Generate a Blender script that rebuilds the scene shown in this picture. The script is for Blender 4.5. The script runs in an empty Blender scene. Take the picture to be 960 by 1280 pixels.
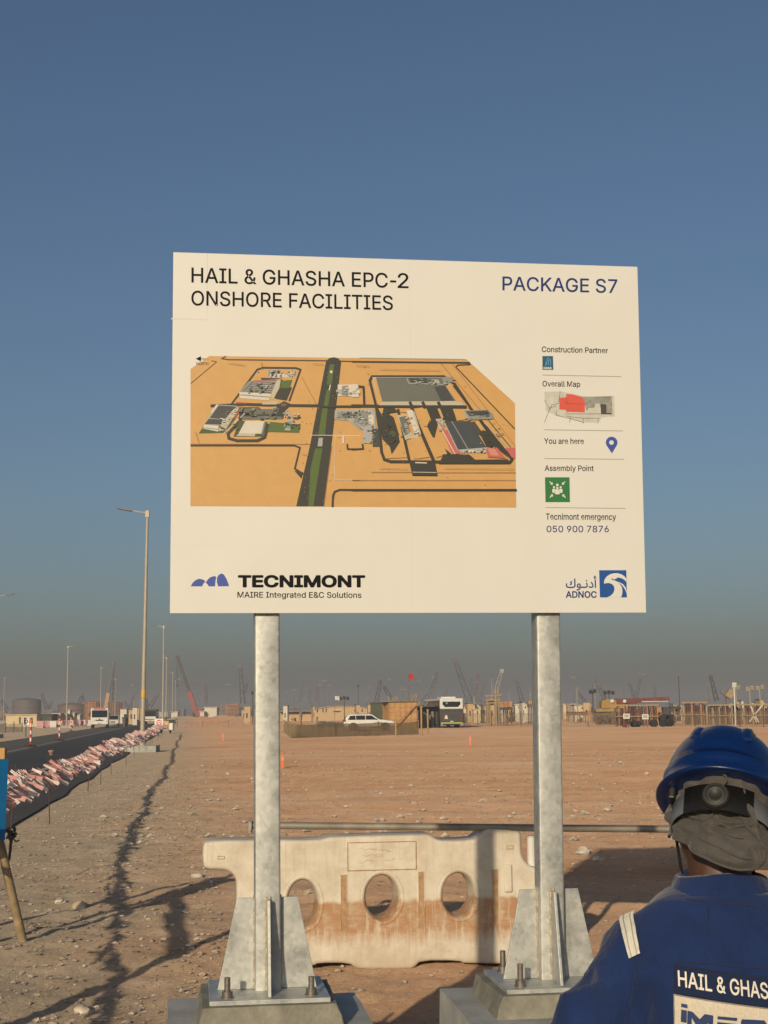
import bpy, bmesh, math, random
import numpy as np
from mathutils import Vector, Matrix
rnd = random.Random(7)
SC = bpy.context.scene
COL = SC.collection
# ------------------------------------------------------------------ camera
F, PITCH, ROLL, CH = 1800.0, math.atan(250/1800), math.radians(0.6), 1.75
cam_d = bpy.data.cameras.new('camera'); cam = bpy.data.objects.new('camera', cam_d); COL.objects.link(cam)
cam_d.sensor_fit = 'VERTICAL'; cam_d.sensor_height = 36.0; cam_d.lens = 36.0*F/1280
cam_d.clip_start = 0.05; cam_d.clip_end = 9000
CR = (Matrix.Rotation(math.pi/2+PITCH, 3, 'X') @ Matrix.Rotation(-ROLL, 3, 'Z'))
cam.matrix_world = Matrix.Translation((0, 0, CH)) @ CR.to_4x4()
SC.camera = cam
# ------------------------------------------------------------------ sky, sun, exposure
SUN_EL, SUN_AZ = math.radians(15.3), math.radians(15.3)      # light travels towards +Y and a little towards +X
w = bpy.data.worlds.new('World'); SC.world = w; w.use_nodes = True
nt = w.node_tree; bg = nt.nodes['Background']
sky = nt.nodes.new('ShaderNodeTexSky'); sky.sky_type = 'NISHITA'; sky.sun_disc = False
sky.sun_elevation = SUN_EL; sky.sun_rotation = math.pi + SUN_AZ
sky.altitude = 0; sky.air_density = 1.0; sky.dust_density = 2.3; sky.ozone_density = 3.4
nt.links.new(sky.outputs[0], bg.inputs[0]); bg.inputs[1].default_value = 0.072
sl = bpy.data.lights.new('sun', 'SUN'); sl.energy = 3.55; sl.angle = math.radians(0.6); sl.color = (1.0, 0.82, 0.58)
so = bpy.data.objects.new('sun', sl); COL.objects.link(so)
ld = Vector((math.sin(SUN_AZ)*math.cos(SUN_EL), math.cos(SUN_AZ)*math.cos(SUN_EL), -math.sin(SUN_EL)))
so.rotation_euler = ld.to_track_quat('-Z', 'Y').to_euler(); so.location = (-20, -60, 40)
SC.view_settings.view_transform = 'Standard'; SC.view_settings.look = 'None'
SC.view_settings.exposure = 0.0; SC.view_settings.gamma = 1.0
# ------------------------------------------------------------------ measuring helpers (photo pixel -> point in the place)
def ray(px, py):
    return CR @ Vector(((px-480)/F, -(py-640)/F, -1.0))
CAM = Vector((0, 0, CH))
def gnd(px, py, z=0.0):
    d = ray(px, py); t = (z-CH)/d.z; return CAM + d*t
def atD(px, py, D):
    d = ray(px, py); return CAM + d*(D/d.y)
def gx(px, D):                         # ground x for a column at depth D
    lo = atD(px, 893, D); return lo.x
def plane_hit(px, py, P0, N):
    d = ray(px, py); t = (P0-CAM).dot(N)/d.dot(N); return CAM + d*t
# ------------------------------------------------------------------ mesh builder
class MB:
    def __init__(s): s.v = []; s.f = []; s.m = []; s.s = []
    def add(s, vs, fs, m=0, smooth=False):
        o = len(s.v); s.v += [tuple(p) for p in vs]
        for f in fs: s.f.append(tuple(i+o for i in f)); s.m.append(m); s.s.append(smooth)
        return s
    def box(s, c, d, R=None, m=0):
        vs = []
        for x in (-.5, .5):
            for y in (-.5, .5):
                for z in (-.5, .5):
                    p = Vector((x*d[0], y*d[1], z*d[2]))
                    if R is not None: p = R @ p
                    vs.append(p + Vector(c))
        return s.add(vs, [(0,1,3,2),(4,6,7,5),(0,4,5,1),(2,3,7,6),(0,2,6,4),(1,5,7,3)], m)
    def bx(s, x0, x1, y0, y1, z0, z1, m=0):
        return s.box(((x0+x1)/2,(y0+y1)/2,(z0+z1)/2),(abs(x1-x0),abs(y1-y0),abs(z1-z0)),None,m)
    def beam(s, a, b, w, h, m=0):
        a, b = Vector(a), Vector(b); d = b-a
        q = d.to_track_quat('X','Z').to_matrix()
        return s.box((a+b)/2, (d.length, w, h), q, m)
    def tube(s, a, b, r0, r1=None, n=8, m=0, cap=True):
        a, b = Vector(a), Vector(b); r1 = r0 if r1 is None else r1
        q = (b-a).to_track_quat('Z','Y').to_matrix(); vs = []
        for p, r in ((a,r0),(b,r1)):
            for i in range(n):
                t = 2*math.pi*i/n; vs.append(p + q @ Vector((r*math.cos(t), r*math.sin(t), 0)))
        s.add(vs, [(i,(i+1)%n,n+(i+1)%n,n+i) for i in range(n)], m, n > 5)
        if cap: s.add(vs, [tuple(range(n-1,-1,-1)), tuple(range(n,2*n))], m)
        return s
    def path(s, pts, r, n=6, m=0):
        for a, b in zip(pts[:-1], pts[1:]): s.tube(a, b, r, r, n, m)
        return s
    def rings(s, rs, m=0, smooth=True, closed=True, caps=True):
        n = len(rs[0]); vs = [p for r in rs for p in r]; fs = []
        for k in range(len(rs)-1):
            for i in range(n if closed else n-1):
                j = (i+1) % n; fs.append((k*n+i, k*n+j, (k+1)*n+j, (k+1)*n+i))
        s.add(vs, fs, m, smooth)
        if caps and closed:
            s.add(rs[0], [tuple(range(n-1,-1,-1))], m); s.add(rs[-1], [tuple(range(n))], m)
        return s
    def lathe(s, c, prof, n=16, m=0, ax=None):
        R = ax or Matrix.Identity(3); c = Vector(c); rs = []
        for r, z in prof:
            rs.append([c + R @ Vector((r*math.cos(2*math.pi*i/n), r*math.sin(2*math.pi*i/n), z)) for i in range(n)])
        return s.rings(rs, m)
    def prism(s, poly, fn, d0, d1, m=0):           # poly in 2-D, fn(u,v,d) -> point
        n = len(poly); vs = [fn(u,v,d0) for u,v in poly]+[fn(u,v,d1) for u,v in poly]
        s.add(vs, [tuple(range(n)), tuple(range(2*n-1,n-1,-1))]+[(i,n+i,n+(i+1)%n,(i+1)%n) for i in range(n)], m)
        return s
    def build(s, name, mats, parent=None, bevel=0, seg=2, world=False, loc=None):
        me = bpy.data.meshes.new(name)
        off = Vector((0,0,0))
        if world and parent is not None: off = org(parent)
        if loc is not None: off = Vector(loc)
        me.from_pydata([(p[0]-off[0],p[1]-off[1],p[2]-off[2]) for p in s.v], [], s.f)
        for mt in (mats if isinstance(mats, (list,tuple)) else [mats]): me.materials.append(mt)
        me.polygons.foreach_set('material_index', s.m); me.polygons.foreach_set('use_smooth', s.s)
        bm = bmesh.new(); bm.from_mesh(me); bmesh.ops.recalc_face_normals(bm, faces=bm.faces); bm.to_mesh(me); bm.free()
        o = bpy.data.objects.new(name, me); COL.objects.link(o)
        if loc is not None: o.location = loc
        if parent is not None:
            o.parent = parent
        if bevel:
            b = o.modifiers.new('bevel','BEVEL'); b.width = bevel; b.segments = seg; b.limit_method = 'ANGLE'; b.angle_limit = math.radians(35)
        return o
ORG = {}
def org(o):
    while o.parent: o = o.parent
    return ORG.get(o.name, Vector((0,0,0)))
def tag(o, label=None, cat=None, group=None, kind=None):
    if label: o['label'] = label
    if cat: o['category'] = cat
    if group: o['group'] = group
    if kind: o['kind'] = kind
    return o
def thing(name, label, cat, loc=(0,0,0), rz=0, group=None):
    o = bpy.data.objects.new(name, None); COL.objects.link(o); o.empty_display_size = .2
    o.location = loc; o.rotation_euler = (0,0,rz); ORG[o.name] = Vector(loc)
    return tag(o, label, cat, group)
def dup(root, loc=None, rz=None, label=None, group=None, scale=None):
    kids = {}
    for ob in COL.objects:
        if ob.parent: kids.setdefault(ob.parent.name, []).append(ob)
    def rec(o, par):
        c = o.copy(); COL.objects.link(c); c.parent = par
        for k in kids.get(o.name, []): rec(k, c)
        return c
    c = rec(root, None)
    if loc is not None: c.location = loc; 
    if rz is not None: c.rotation_euler = (0,0,rz)
    if scale is not None: c.scale = (scale,)*3 if not isinstance(scale, tuple) else scale
    if label: c['label'] = label
    if group: c['group'] = group
    return c
# ------------------------------------------------------------------ materials
def new_mat(name):
    m = bpy.data.materials.new(name); m.use_nodes = True
    return m, m.node_tree, m.node_tree.nodes['Principled BSDF']
def N(nt, t, **kw):
    n = nt.nodes.new(t)
    for k, v in kw.items():
        if k in n.inputs: n.inputs[k].default_value = v
        else: setattr(n, k, v)
    return n
def ramp(nt, fac, stops):
    r = nt.nodes.new('ShaderNodeValToRGB'); e = r.color_ramp.elements
    while len(e) < len(stops): e.new(.5)
    for i,(p,c) in enumerate(stops): e[i].position = p; e[i].color = (*c,1) if len(c) == 3 else c
    nt.links.new(fac, r.inputs[0]); return r.outputs[0]
def mix(nt, fac, a, b, mode='MIX'):
    n = nt.nodes.new('ShaderNodeMix'); n.data_type = 'RGBA'; n.blend_type = mode
    for s_, v in ((n.inputs[0],fac),(n.inputs[6],a),(n.inputs[7],b)):
        if hasattr(v,'is_linked') or hasattr(v,'links'): nt.links.new(v, s_)
        elif isinstance(v,(int,float)): s_.default_value = v
        else: s_.default_value = (*v,1)
    return n.outputs[2]
def coords(nt, kind='Object', scale=None):
    t = nt.nodes.new('ShaderNodeTexCoord'); o = t.outputs[kind]
    if scale:
        mp = nt.nodes.new('ShaderNodeMapping'); mp.inputs['Scale'].default_value = scale; nt.links.new(o, mp.inputs[0]); o = mp.outputs[0]
    return o
def noise(nt, vec, scale, detail=4, rough=.6):
    n = nt.nodes.new('ShaderNodeTexNoise'); n.inputs['Scale'].default_value = scale
    n.inputs['Detail'].default_value = detail; n.inputs['Roughness'].default_value = rough
    nt.links.new(vec, n.inputs['Vector']); return n.outputs['Fac']
def bump(nt, bsdf, h, strength=.3, dist=.01):
    b = nt.nodes.new('ShaderNodeBump'); b.inputs['Strength'].default_value = strength; b.inputs['Distance'].default_value = dist
    nt.links.new(h, b.inputs['Height']); nt.links.new(b.outputs[0], bsdf.inputs['Normal'])
def M(name, col, rough=.6, metal=0., var=.15, scale=6, bmp=0, bscale=60, dirt=None, dscale=3, damt=.5, vec=None, spec=.5):
    m, nt, b = new_mat(name)
    v = coords(nt, 'Object', vec)
    f = noise(nt, v, scale)
    c = ramp(nt, f, [(.3, tuple(x*(1-var) for x in col)), (.7, tuple(min(1,x*(1+var)) for x in col))])
    if dirt:
        d = ramp(nt, noise(nt, v, dscale, 6, .7), [(.45,(0,0,0)),(.68,(1,1,1))])
        mm = nt.nodes.new('ShaderNodeMath'); mm.operation = 'MULTIPLY'; mm.inputs[1].default_value = damt; nt.links.new(d, mm.inputs[0])
        c = mix(nt, mm.outputs[0], c, dirt)
    nt.links.new(c, b.inputs['Base Color']); b.inputs['Roughness'].default_value = rough; b.inputs['Metallic'].default_value = metal
    b.inputs['Specular IOR Level'].default_value = spec
    if bmp: bump(nt, b, noise(nt, v, bscale, 5), bmp, .01)
    return m
SAND = (.40,.25,.155)
mt = {}
def net(name, col, open_):
    m, nt, b = new_mat(name); v = coords(nt); st = noise(nt, coords(nt,'Object',(1.6,1.6,.25)), 1.0, 5, .7); n2 = noise(nt, v, .6, 5, .7)
    c = ramp(nt, st, [(.3,tuple(x*.65 for x in col)),(.7,tuple(x*1.35 for x in col))]); c = mix(nt, ramp(nt, n2, [(.45,(0,0,0)),(.7,(.7,.7,.7))]), c, (.30,.19,.11))
    nt.links.new(c, b.inputs['Base Color']); b.inputs['Roughness'].default_value = .95
    r = ramp(nt, noise(nt, v, 3.0, 6, .8), [(.30,(1-min(1,open_*1.6),)*3),(.70,(1-open_*.4,)*3)]); nt.links.new(r, b.inputs['Alpha']); return m
mt['white_print'] = M('white printed panel', (.675,.67,.62), .45, var=.015, scale=3, dirt=(.55,.50,.42), dscale=2.5, damt=.10)
mt['black_ink'] = M('black ink', (.008,.008,.010), .6, var=.05, spec=.12)
mt['navy_ink'] = M('navy ink', (.022,.045,.18), .6, var=.05, spec=.12)
mt['blue_ink'] = M('blue ink', (.035,.08,.36), .5, var=.05)
mt['logo_blue'] = M('logo blue ink', (.005,.075,.30), .5, var=.05)
mt['line_ink'] = M('fine grey line ink', (.30,.27,.22), .6, var=.05)
mt['seam'] = M('panel seam', (.60,.585,.53), .6, var=.05)
def galv():
    m, nt, b = new_mat('galvanised steel'); v = coords(nt)
    vo = nt.nodes.new('ShaderNodeTexVoronoi'); vo.inputs['Scale'].default_value = 55; nt.links.new(v, vo.inputs['Vector'])
    f1 = noise(nt, v, 9, 5, .7); f2 = noise(nt, coords(nt,'Object',(14,14,2.0)), 2.2, 4)
    c = ramp(nt, f1, [(.28,(.30,.32,.31)),(.5,(.47,.49,.46)),(.72,(.64,.65,.60))])
    c = mix(nt, .34, c, ramp(nt, vo.outputs['Color'], [(0,(.28,.29,.29)),(1,(.68,.68,.64))]))
    sp = ramp(nt, f2, [(.60,(0,0,0)),(.74,(1,1,1))])
    mm = nt.nodes.new('ShaderNodeMath'); mm.operation='MULTIPLY'; mm.inputs[1].default_value=.45; nt.links.new(sp, mm.inputs[0])
    c = mix(nt, mm.outputs[0], c, (.68,.67,.60))
    nt.links.new(c, b.inputs['Base Color']); b.inputs['Metallic'].default_value = .55
    r = ramp(nt, f1, [(.3,(.42,.42,.42)),(.7,(.62,.62,.62))]); nt.links.new(r, b.inputs['Roughness'])
    bump(nt, b, noise(nt, v, 30, 4), .12, .004)
    return m
mt['galv'] = galv()
mt['weld'] = M('weld bead', (.50,.42,.30), .5, .4, .4, 60, .6, 90)
mt['bolt'] = M('bolt steel', (.22,.20,.17), .5, .6, .3, 40)
mt['grout'] = M('cement grout', (.25,.24,.19), .9, 0, .3, 7, .6, 50, dirt=(.13,.125,.10), dscale=5, damt=.7)
mt['concrete'] = M('footing concrete', (.40,.40,.37), .85, 0, .22, 5, .4, 45, dirt=(.24,.21,.17), dscale=4, damt=.5)
mt['timber'] = M('weathered timber', (.34,.25,.14), .8, 0, .3, 12, .3, 60)
mt['timber_warm'] = M('plywood timber', (.46,.27,.10), .75, 0, .25, 2)
mt['black'] = M('black plastic', (.012,.012,.013), .45, 0, .2, 20)
mt['rubber'] = M('tyre rubber', (.02,.02,.02), .8, 0, .2, 10)
mt['glass_dark'] = M('dark window glass', (.012,.016,.018), .12, 0, .2, 3)
mt['white_paint'] = M('white vehicle paint', (.74,.73,.68), .3, 0, .05, 3, dirt=(.5,.42,.32), damt=.4)
mt['cream'] = M('cream wall', (.66,.52,.32), .8, 0, .08, 1, dirt=(.45,.34,.22), damt=.4, dscale=.6)
mt['tan_wall'] = M('tan cladding', (.58,.40,.21), .8, 0, .08, .6, dirt=(.45,.32,.2), damt=.4, dscale=.5)
mt['white_wall'] = M('white cabin wall', (.68,.62,.51), .8, 0, .08, 1, dirt=(.42,.33,.22), damt=.5, dscale=1)
mt['grey_steel'] = M('grey steel', (.17,.16,.15), .6, .2, .25, .5)
mt['dark_steel'] = M('dark steel', (.06,.055,.05), .6, .2, .25, .8)
mt['tank_grey'] = M('tank grey', (.15,.125,.11), .7, 0, .12, .2)
mt['tank_brown'] = M('tank primer brown', (.20,.12,.09), .7, 0, .15, .2)
mt['rust'] = M('rust orange', (.42,.20,.08), .7, 0, .25, 1)
mt['maroon'] = M('maroon steel', (.17,.045,.03), .7, 0, .3, .7)
mt['red'] = M('red paint', (.45,.03,.03), .5, 0, .15, 2, dirt=(.3,.12,.08))
mt['crane_red'] = M('crane red paint', (.27,.035,.03), .5, 0, .15, 2)
mt['yellow'] = M('yellow machine paint', (.60,.36,.03), .5, 0, .15, 1)
mt['yellow_dull'] = M('dusty yellow paint', (.38,.22,.045), .6, 0, .2, 1, dirt=(.25,.15,.07), dscale=.8)
mt['orange'] = M('orange plastic', (.75,.17,.045), .55, 0, .12, 8)
mt['lime'] = M('lime reflective', (.48,.60,.12), .5, 0, .1, 5)
mt['green_dark'] = M('dark green sheeting', (.075,.085,.05), .8, 0, .25, 1)
mt['net_green'] = net('olive shade net', (.20,.155,.075), .15)
mt['pole_tan'] = M('lamp pole galvanised', (.40,.36,.28), .6, .2, .12, 2)
mt['flag_red'] = M('red flag cloth', (.55,.03,.02), .8)
mt['flag_pink'] = M('faded red pennant', (.60,.30,.28), .75, 0, .2, 9)
mt['flag_white'] = M('white pennant', (.74,.62,.57), .75, 0, .12, 9)
mt['board_blue'] = M('sky blue board', (.005,.17,.42), .5, 0, .08, 3)
mt['green_sign'] = M('green sign ink', (.02,.17,.045), .5, 0, .05)
mt['rope'] = M('rope', (.10,.08,.07), .9)
mt['rod'] = M('rusty rod', (.09,.06,.045), .8, .2, .3, 10)
mt['stone_grey'] = M('pale stone', (.64,.55,.43), .9, 0, .3, 15, .4, 40)
mt['gravel'] = M('gravel stone', (.45,.36,.265), .9, 0, .5, 1.3)
# ================================================================== GROUND, ROAD
def vnoise(x, y, seed=0):
    xi = np.floor(x).astype(np.int64); yi = np.floor(y).astype(np.int64); xf = x-xi; yf = y-yi
    def h(a, b):
        n = (a*374761393 + b*668265263 + seed*1442695041) & 0x7fffffff
        n = ((n ^ (n >> 13))*1274126177) & 0x7fffffff
        return ((n ^ (n >> 16)) & 0xffff)/65535.0
    u = xf*xf*(3-2*xf); v = yf*yf*(3-2*yf)
    return (h(xi,yi)*(1-u)+h(xi+1,yi)*u)*(1-v)+(h(xi,yi+1)*(1-u)+h(xi+1,yi+1)*u)*v
RK = -0.136                                             # the road runs along x = RK*y + c
def road_c(x, y): return x - RK*y
def ground_h(x, y):
    x = np.asarray(x, float); y = np.asarray(y, float)
    a = (vnoise(x*1.1,y*1.1,1)-.5)*.04 + (vnoise(x*3.1,y*3.1,2)-.5)*.03 + (vnoise(x*8,y*8,3)-.5)*.020 + (vnoise(x*17,y*17,4)-.5)*.012
    # tyre ruts crossing the sand, left by lorries that turned here
    for (cx, cy, R, wd) in ((60,-20,62.5,.16),(60,-20,64.1,.16),(-10,70,52,.2),(-10,70,53.8,.2)):
        d = np.abs(np.hypot(x-cx,y-cy)-R); a -= .018*np.exp(-(d/wd)**2)
    fade = np.clip((60-y)/14,0,1)*np.clip((y-1)/2,0,1)*np.clip((14-np.abs(x+1))/4,0,1)
    rd = np.clip((x-RK*y+2.2)/.8,0,1)                   # flat where the asphalt lies
    flat = np.ones_like(x)
    return a*fade*rd
def axis(dense0, dense1, step, lo, hi):
    a = list(np.arange(dense0, dense1, step)); s = step; x = dense0
    pre = []
    while x > lo: s *= 1.35; x -= s; pre.append(x)
    s = step; x = a[-1]; post = []
    while x < hi: s *= 1.35; x += s; post.append(x)
    return np.array(pre[::-1]+a+post)
xs = axis(-12, 9, .05, -3000, 3000); ys = axis(3, 46, .07, -3000, 3000)
X, Y = np.meshgrid(xs, ys); Z = ground_h(X, Y)
nx, ny = len(xs), len(ys)
me = bpy.data.meshes.new('ground')
idx = np.arange(nx*ny).reshape(ny, nx)
q = np.stack([idx[:-1,:-1], idx[:-1,1:], idx[1:,1:], idx[1:,:-1]], -1).reshape(-1,4)
me.vertices.add(nx*ny); me.vertices.foreach_set('co', np.stack([X,Y,Z],-1).ravel())
me.loops.add(q.size); me.loops.foreach_set('vertex_index', q.ravel())
me.polygons.add(len(q)); me.polygons.foreach_set('loop_start', np.arange(len(q))*4); me.polygons.foreach_set('loop_total', np.full(len(q),4))
me.update(calc_edges=True); me.polygons.foreach_set('use_smooth', np.ones(len(q),bool))
ground = bpy.data.objects.new('ground', me); COL.objects.link(ground); tag(ground, 'reddish brown sand and gravel ground of the construction site', kind='structure')
def ground_mat():
    m, nt, b = new_mat('desert sand'); v = coords(nt)
    sx = nt.nodes.new('ShaderNodeSeparateXYZ'); nt.links.new(v, sx.inputs[0])
    ma = lambda op,a,bb=None: _math(nt, op, a, bb)
    c = ma('ADD', sx.outputs[0], ma('MULTIPLY', sx.outputs[1], -RK))     # distance from the road line
    big = noise(nt, v, .35, 5, .65); mid = noise(nt, v, 1.7, 6, .65); fine = noise(nt, v, 26, 4, .7); vf = noise(nt, v, 110, 2, .6)
    far = noise(nt, v, .06, 5, .6)
    sand = ramp(nt, mid, [(.28,(.33,.19,.107)),(.5,(.43,.262,.156)),(.75,(.49,.322,.203))])
    sand = mix(nt, ramp(nt, far, [(.40,(0,0,0)),(.62,(.8,.8,.8))]), sand, (.48,.33,.225))
    red = ramp(nt, big, [(.50,(0,0,0)),(.72,(.65,.65,.65))]); sand = mix(nt, red, sand, (.39,.21,.11))
    mps = nt.nodes.new('ShaderNodeMapping'); mps.inputs['Scale'].default_value = (.13,.5,1); mps.inputs['Rotation'].default_value = (0,0,.12); nt.links.new(v, mps.inputs[0])
    sand = mix(nt, .55, sand, ramp(nt, noise(nt, mps.outputs[0], 1.0, 6, .68), [(.32,(.70,.68,.66)),(.5,(1,1,1)),(.68,(1.22,1.21,1.2))]), 'MULTIPLY')
    grav = ramp(nt, mid, [(.25,(.26,.21,.152)),(.6,(.37,.305,.228)),(.8,(.45,.38,.29))])
    edge = ma('ADD', c, ma('ADD', ma('MULTIPLY', big, 4.5), ma('MULTIPLY', mid, 1.6)))
    gf = ramp(nt, _maprange(nt, edge, 1.7, 4.8), [(0,(1,1,1)),(1,(0,0,0))])
    col = mix(nt, gf, sand, grav)
    sp = ramp(nt, fine, [(.30,(.72,.72,.72)),(.5,(1,1,1)),(.72,(1.22,1.2,1.15))]); col = mix(nt, .75, col, sp, 'MULTIPLY')
    vo = nt.nodes.new('ShaderNodeTexVoronoi'); vo.inputs['Scale'].default_value = 16; nt.links.new(v, vo.inputs['Vector'])
    st = ramp(nt, vo.outputs['Distance'], [(.10,(1,1,1)),(.17,(0,0,0))])
    stc = nt.nodes.new('ShaderNodeSeparateColor'); nt.links.new(vo.outputs['Color'], stc.inputs[0])
    keep = ramp(nt, stc.outputs[0], [(.80,(0,0,0)),(.84,(1,1,1))])
    sm = mix(nt, 1.0, st, keep, 'MULTIPLY'); col = mix(nt, sm, col, (.50,.42,.32))
    nt.links.new(col, b.inputs['Base Color']); b.inputs['Roughness'].default_value = 1.0; b.inputs['Specular IOR Level'].default_value = .1
    b.inputs['Diffuse Roughness'].default_value = 1.0
    h = ma('ADD', ma('MULTIPLY', fine, .5), ma('ADD', ma('MULTIPLY', vf, .25), ma('MULTIPLY', mid, .9)))
    bump(nt, b, h, .8, .035)
    return m
def _math(nt, op, a, bb=None):
    n = nt.nodes.new('ShaderNodeMath'); n.operation = op
    for i, q_ in enumerate((a, bb)):
        if q_ is None: continue
        if isinstance(q_, (int,float)): n.inputs[i].default_value = q_
        else: nt.links.new(q_, n.inputs[i])
    return n.outputs[0]
def _maprange(nt, v, a, b_):
    n = nt.nodes.new('ShaderNodeMapRange'); n.inputs[1].default_value = a; n.inputs[2].default_value = b_; nt.links.new(v, n.inputs[0]); return n.outputs[0]
mt['ground'] = ground_mat(); me.materials.append(mt['ground'])
def asphalt(name, lo, hi):
    m, nt, b = new_mat(name); v = coords(nt)
    ca, sa = 1/math.hypot(1,RK), 0
    mp = nt.nodes.new('ShaderNodeMapping'); mp.inputs['Rotation'].default_value = (0,0,math.atan(RK)*-1); nt.links.new(v, mp.inputs[0])
    mp2 = nt.nodes.new('ShaderNodeMapping'); mp2.inputs['Scale'].default_value = (1,.03,1); nt.links.new(mp.outputs[0], mp2.inputs[0])
    st = noise(nt, mp2.outputs[0], 1.1, 5, .7); fi = noise(nt, v, 60, 3)
    c = ramp(nt, st, [(.3,lo),(.7,hi)]); c = mix(nt, .5, c, ramp(nt, fi, [(.3,(.7,.7,.7)),(.7,(1.25,1.25,1.25))]), 'MULTIPLY')
    nt.links.new(c, b.inputs['Base Color']); b.inputs['Roughness'].default_value = .9; bump(nt, b, fi, .3, .01); return m
mt['asphalt'] = asphalt('new asphalt', (.036,.036,.036), (.058,.056,.052))
mt['asphalt_old'] = asphalt('dusty asphalt', (.10,.088,.07), (.16,.135,.105))
mt['asphalt_shoulder'] = asphalt('shoulder asphalt', (.06,.055,.047), (.085,.075,.063))
mt['road_line'] = M('road paint', (.50,.46,.38), .7, 0, .15, .8, dirt=(.14,.12,.1), dscale=1.5, damt=.55)
def strip(name, c0, c1, y0, y1, z, mat, wob=0, n=60):
    b = MB(); L = []; Rr = []
    for k in range(n+1):
        y = y0+(y1-y0)*(k/n)**2
        wv = wob*(rnd.random()-.5)
        L.append((RK*y+c0, y, z)); Rr.append((RK*y+c1+wv, y, z))
    b.rings([L, Rr], 0, False, closed=False)
    return tag(b.build(name, mat), name.replace('_',' ')+' beside the sand', kind='structure')
strip('road_old_lane', -12.6, -8.15, -5, 1200, .034, mt['asphalt_old'])
strip('road', -8.2, -4.3, -5, 1200, .038, mt['asphalt'])
strip('road_shoulder', -4.6, -2.72, -5, 1200, .030, mt['asphalt_shoulder'], .16, 160)
strip('road_edge_marking', -4.74, -4.50, -5, 900, .043, mt['road_line'])
strip('road_lane_marking', -8.75, -8.58, 20, 900, .043, mt['road_line'])
# berm of bulldozed sand far behind
b = MB(); prof = [(-7,0),(-4.5,.55),(-2,1.15),(0,1.35),(2.4,1.05),(5,.4),(8,0)]; rs = []
for k in range(26):
    t = k/25; x = -48+27*t; sc = math.sin(math.pi*min(1,max(0.02,t)))**.4*(.75+.4*rnd.random())
    rs.append([(x, 285+p*1.6+rnd.uniform(-.5,.5), -.02+hh*sc) for p,hh in prof])
b.rings(rs, 0, True, closed=False); tag(b.build('sand_berm', mt['ground']), 'low berm of pushed up sand far behind the left post', kind='structure')

# scattered stones (nobody could count them)
def stones(n, xr, yr, smin, smax, cfun, seed, mats, name, label):
    r = np.random.default_rng(seed); vs = []; fs = []; ms = []
    base = np.array([(1,0,0),(-1,0,0),(0,1,0),(0,-1,0),(0,0,.8),(0,0,-.5),(.6,.6,.3),(-.6,.6,.35),(.6,-.6,.3),(-.6,-.6,.35)],float)
    hull = [(4,0,6),(4,6,2),(4,2,7),(4,7,1),(4,1,9),(4,9,3),(4,3,8),(4,8,0),(5,6,0),(5,2,6),(5,7,2),(5,1,7),(5,9,1),(5,3,9),(5,8,3),(5,0,8)]
    k = 0
    while k < n:
        y = yr[0]+(yr[1]-yr[0])*r.random()**2.0; x = r.uniform(*xr)
        if r.random() > cfun(x, y): continue
        s = smin+(smax-smin)*r.random()**3.6
        a = r.uniform(0,6.28); R = np.array([[math.cos(a),-math.sin(a),0],[math.sin(a),math.cos(a),0],[0,0,1]])
        p = (base*r.uniform(.7,1.25,base.shape)*np.array([1,r.uniform(.6,1),r.uniform(.4,.8)])*s)@R.T
        z = float(ground_h(x,y)); o = len(vs)
        vs += [(q_[0]+x,q_[1]+y,q_[2]+z+s*.15) for q_ in p]; fs += [tuple(i+o for i in f) for f in hull]; mi = 0 if r.random()<.8 else 1; ms += [mi]*len(hull); k += 1
    b = MB(); b.v = vs; b.f = fs; b.m = ms; b.s = [False]*len(fs)
    return tag(b.build(name, mats), label, 'stones', kind='stuff')
gravel_w = lambda x,y: 0 if road_c(x,y) < -2.6 else (1.0 if road_c(x,y) < .3 else .22)
stones(26000, (-9,5.5), (4.5,46), .006, .034, gravel_w, 3, [mt['gravel'], mt['stone_grey']], 'gravel', 'small loose stones scattered over sand and road verge')

stones(3200, (-8,40), (20,115), .025, .10, lambda x,y: 0 if road_c(x,y) < -1.5 or y > 30+60*vnoise(np.array([x*.09]),np.array([y*.11]),9)[0] else .6, 5, [mt['stone_grey'], mt['stone_grey']], 'pale_stones', 'pale stones strewn over the open sand in the middle distance')

# ================================================================== PROJECT SIGN
SW, SH = 2.0, 2.0/1.3302
SU = Vector((0.99101,0.13376,0.0)).normalized(); SV = Vector((0.00197,-0.03279,0.99946)); SV = (SV-SU*SV.dot(SU)).normalized(); SN = SU.cross(SV)
SP = Vector((-0.87361, 5.84522, CH+0.40565))
def suv(px, py):
    h = plane_hit(px, py, SP, SN)-SP; return h.dot(SU), h.dot(SV)
def sp(u, v, n=0.0): return SP + SU*u + SV*v + SN*n
base_mid = sp(1.0, -1.6, -.06)
# where the posts stand (photo measurements on the panel's plane)
POSTS = [(335.5, 1246, 334.5, 800), (694.5, 1232, 688.5, 800)]
post_info = []
for bx_, by_, tx_, ty_ in POSTS:
    ub, vb = suv(bx_, by_); ut, vt = suv(tx_, ty_); post_info.append((ub, vb, ut, vt))
zb = [ (sp(u, v, -.06)).z for u, v, _a, _b in post_info]
sign = thing('site_sign', 'big white project board on two galvanised posts with a site plan picture', 'sign', (base_mid.x, base_mid.y, min(zb)))
b = MB()
def sbox(b, u0,u1,v0,v1,n0,n1,m=0):
    vs = [sp(u,v,n) for u in (u0,u1) for v in (v0,v1) for n in (n0,n1)]
    return b.add(vs, [(0,1,3,2),(4,6,7,5),(0,4,5,1),(2,3,7,6),(0,2,6,4),(1,5,7,3)], m)
sbox(b, 0, SW, 0, SH, -.006, 0)
panel = b.build('panel', mt['white_print'], sign, .0015, world=True)
b = MB(); us = suv(514,560)[0]
sbox(b, us-.0006, us+.0006, .001, SH-.001, .0, .0004)
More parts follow.
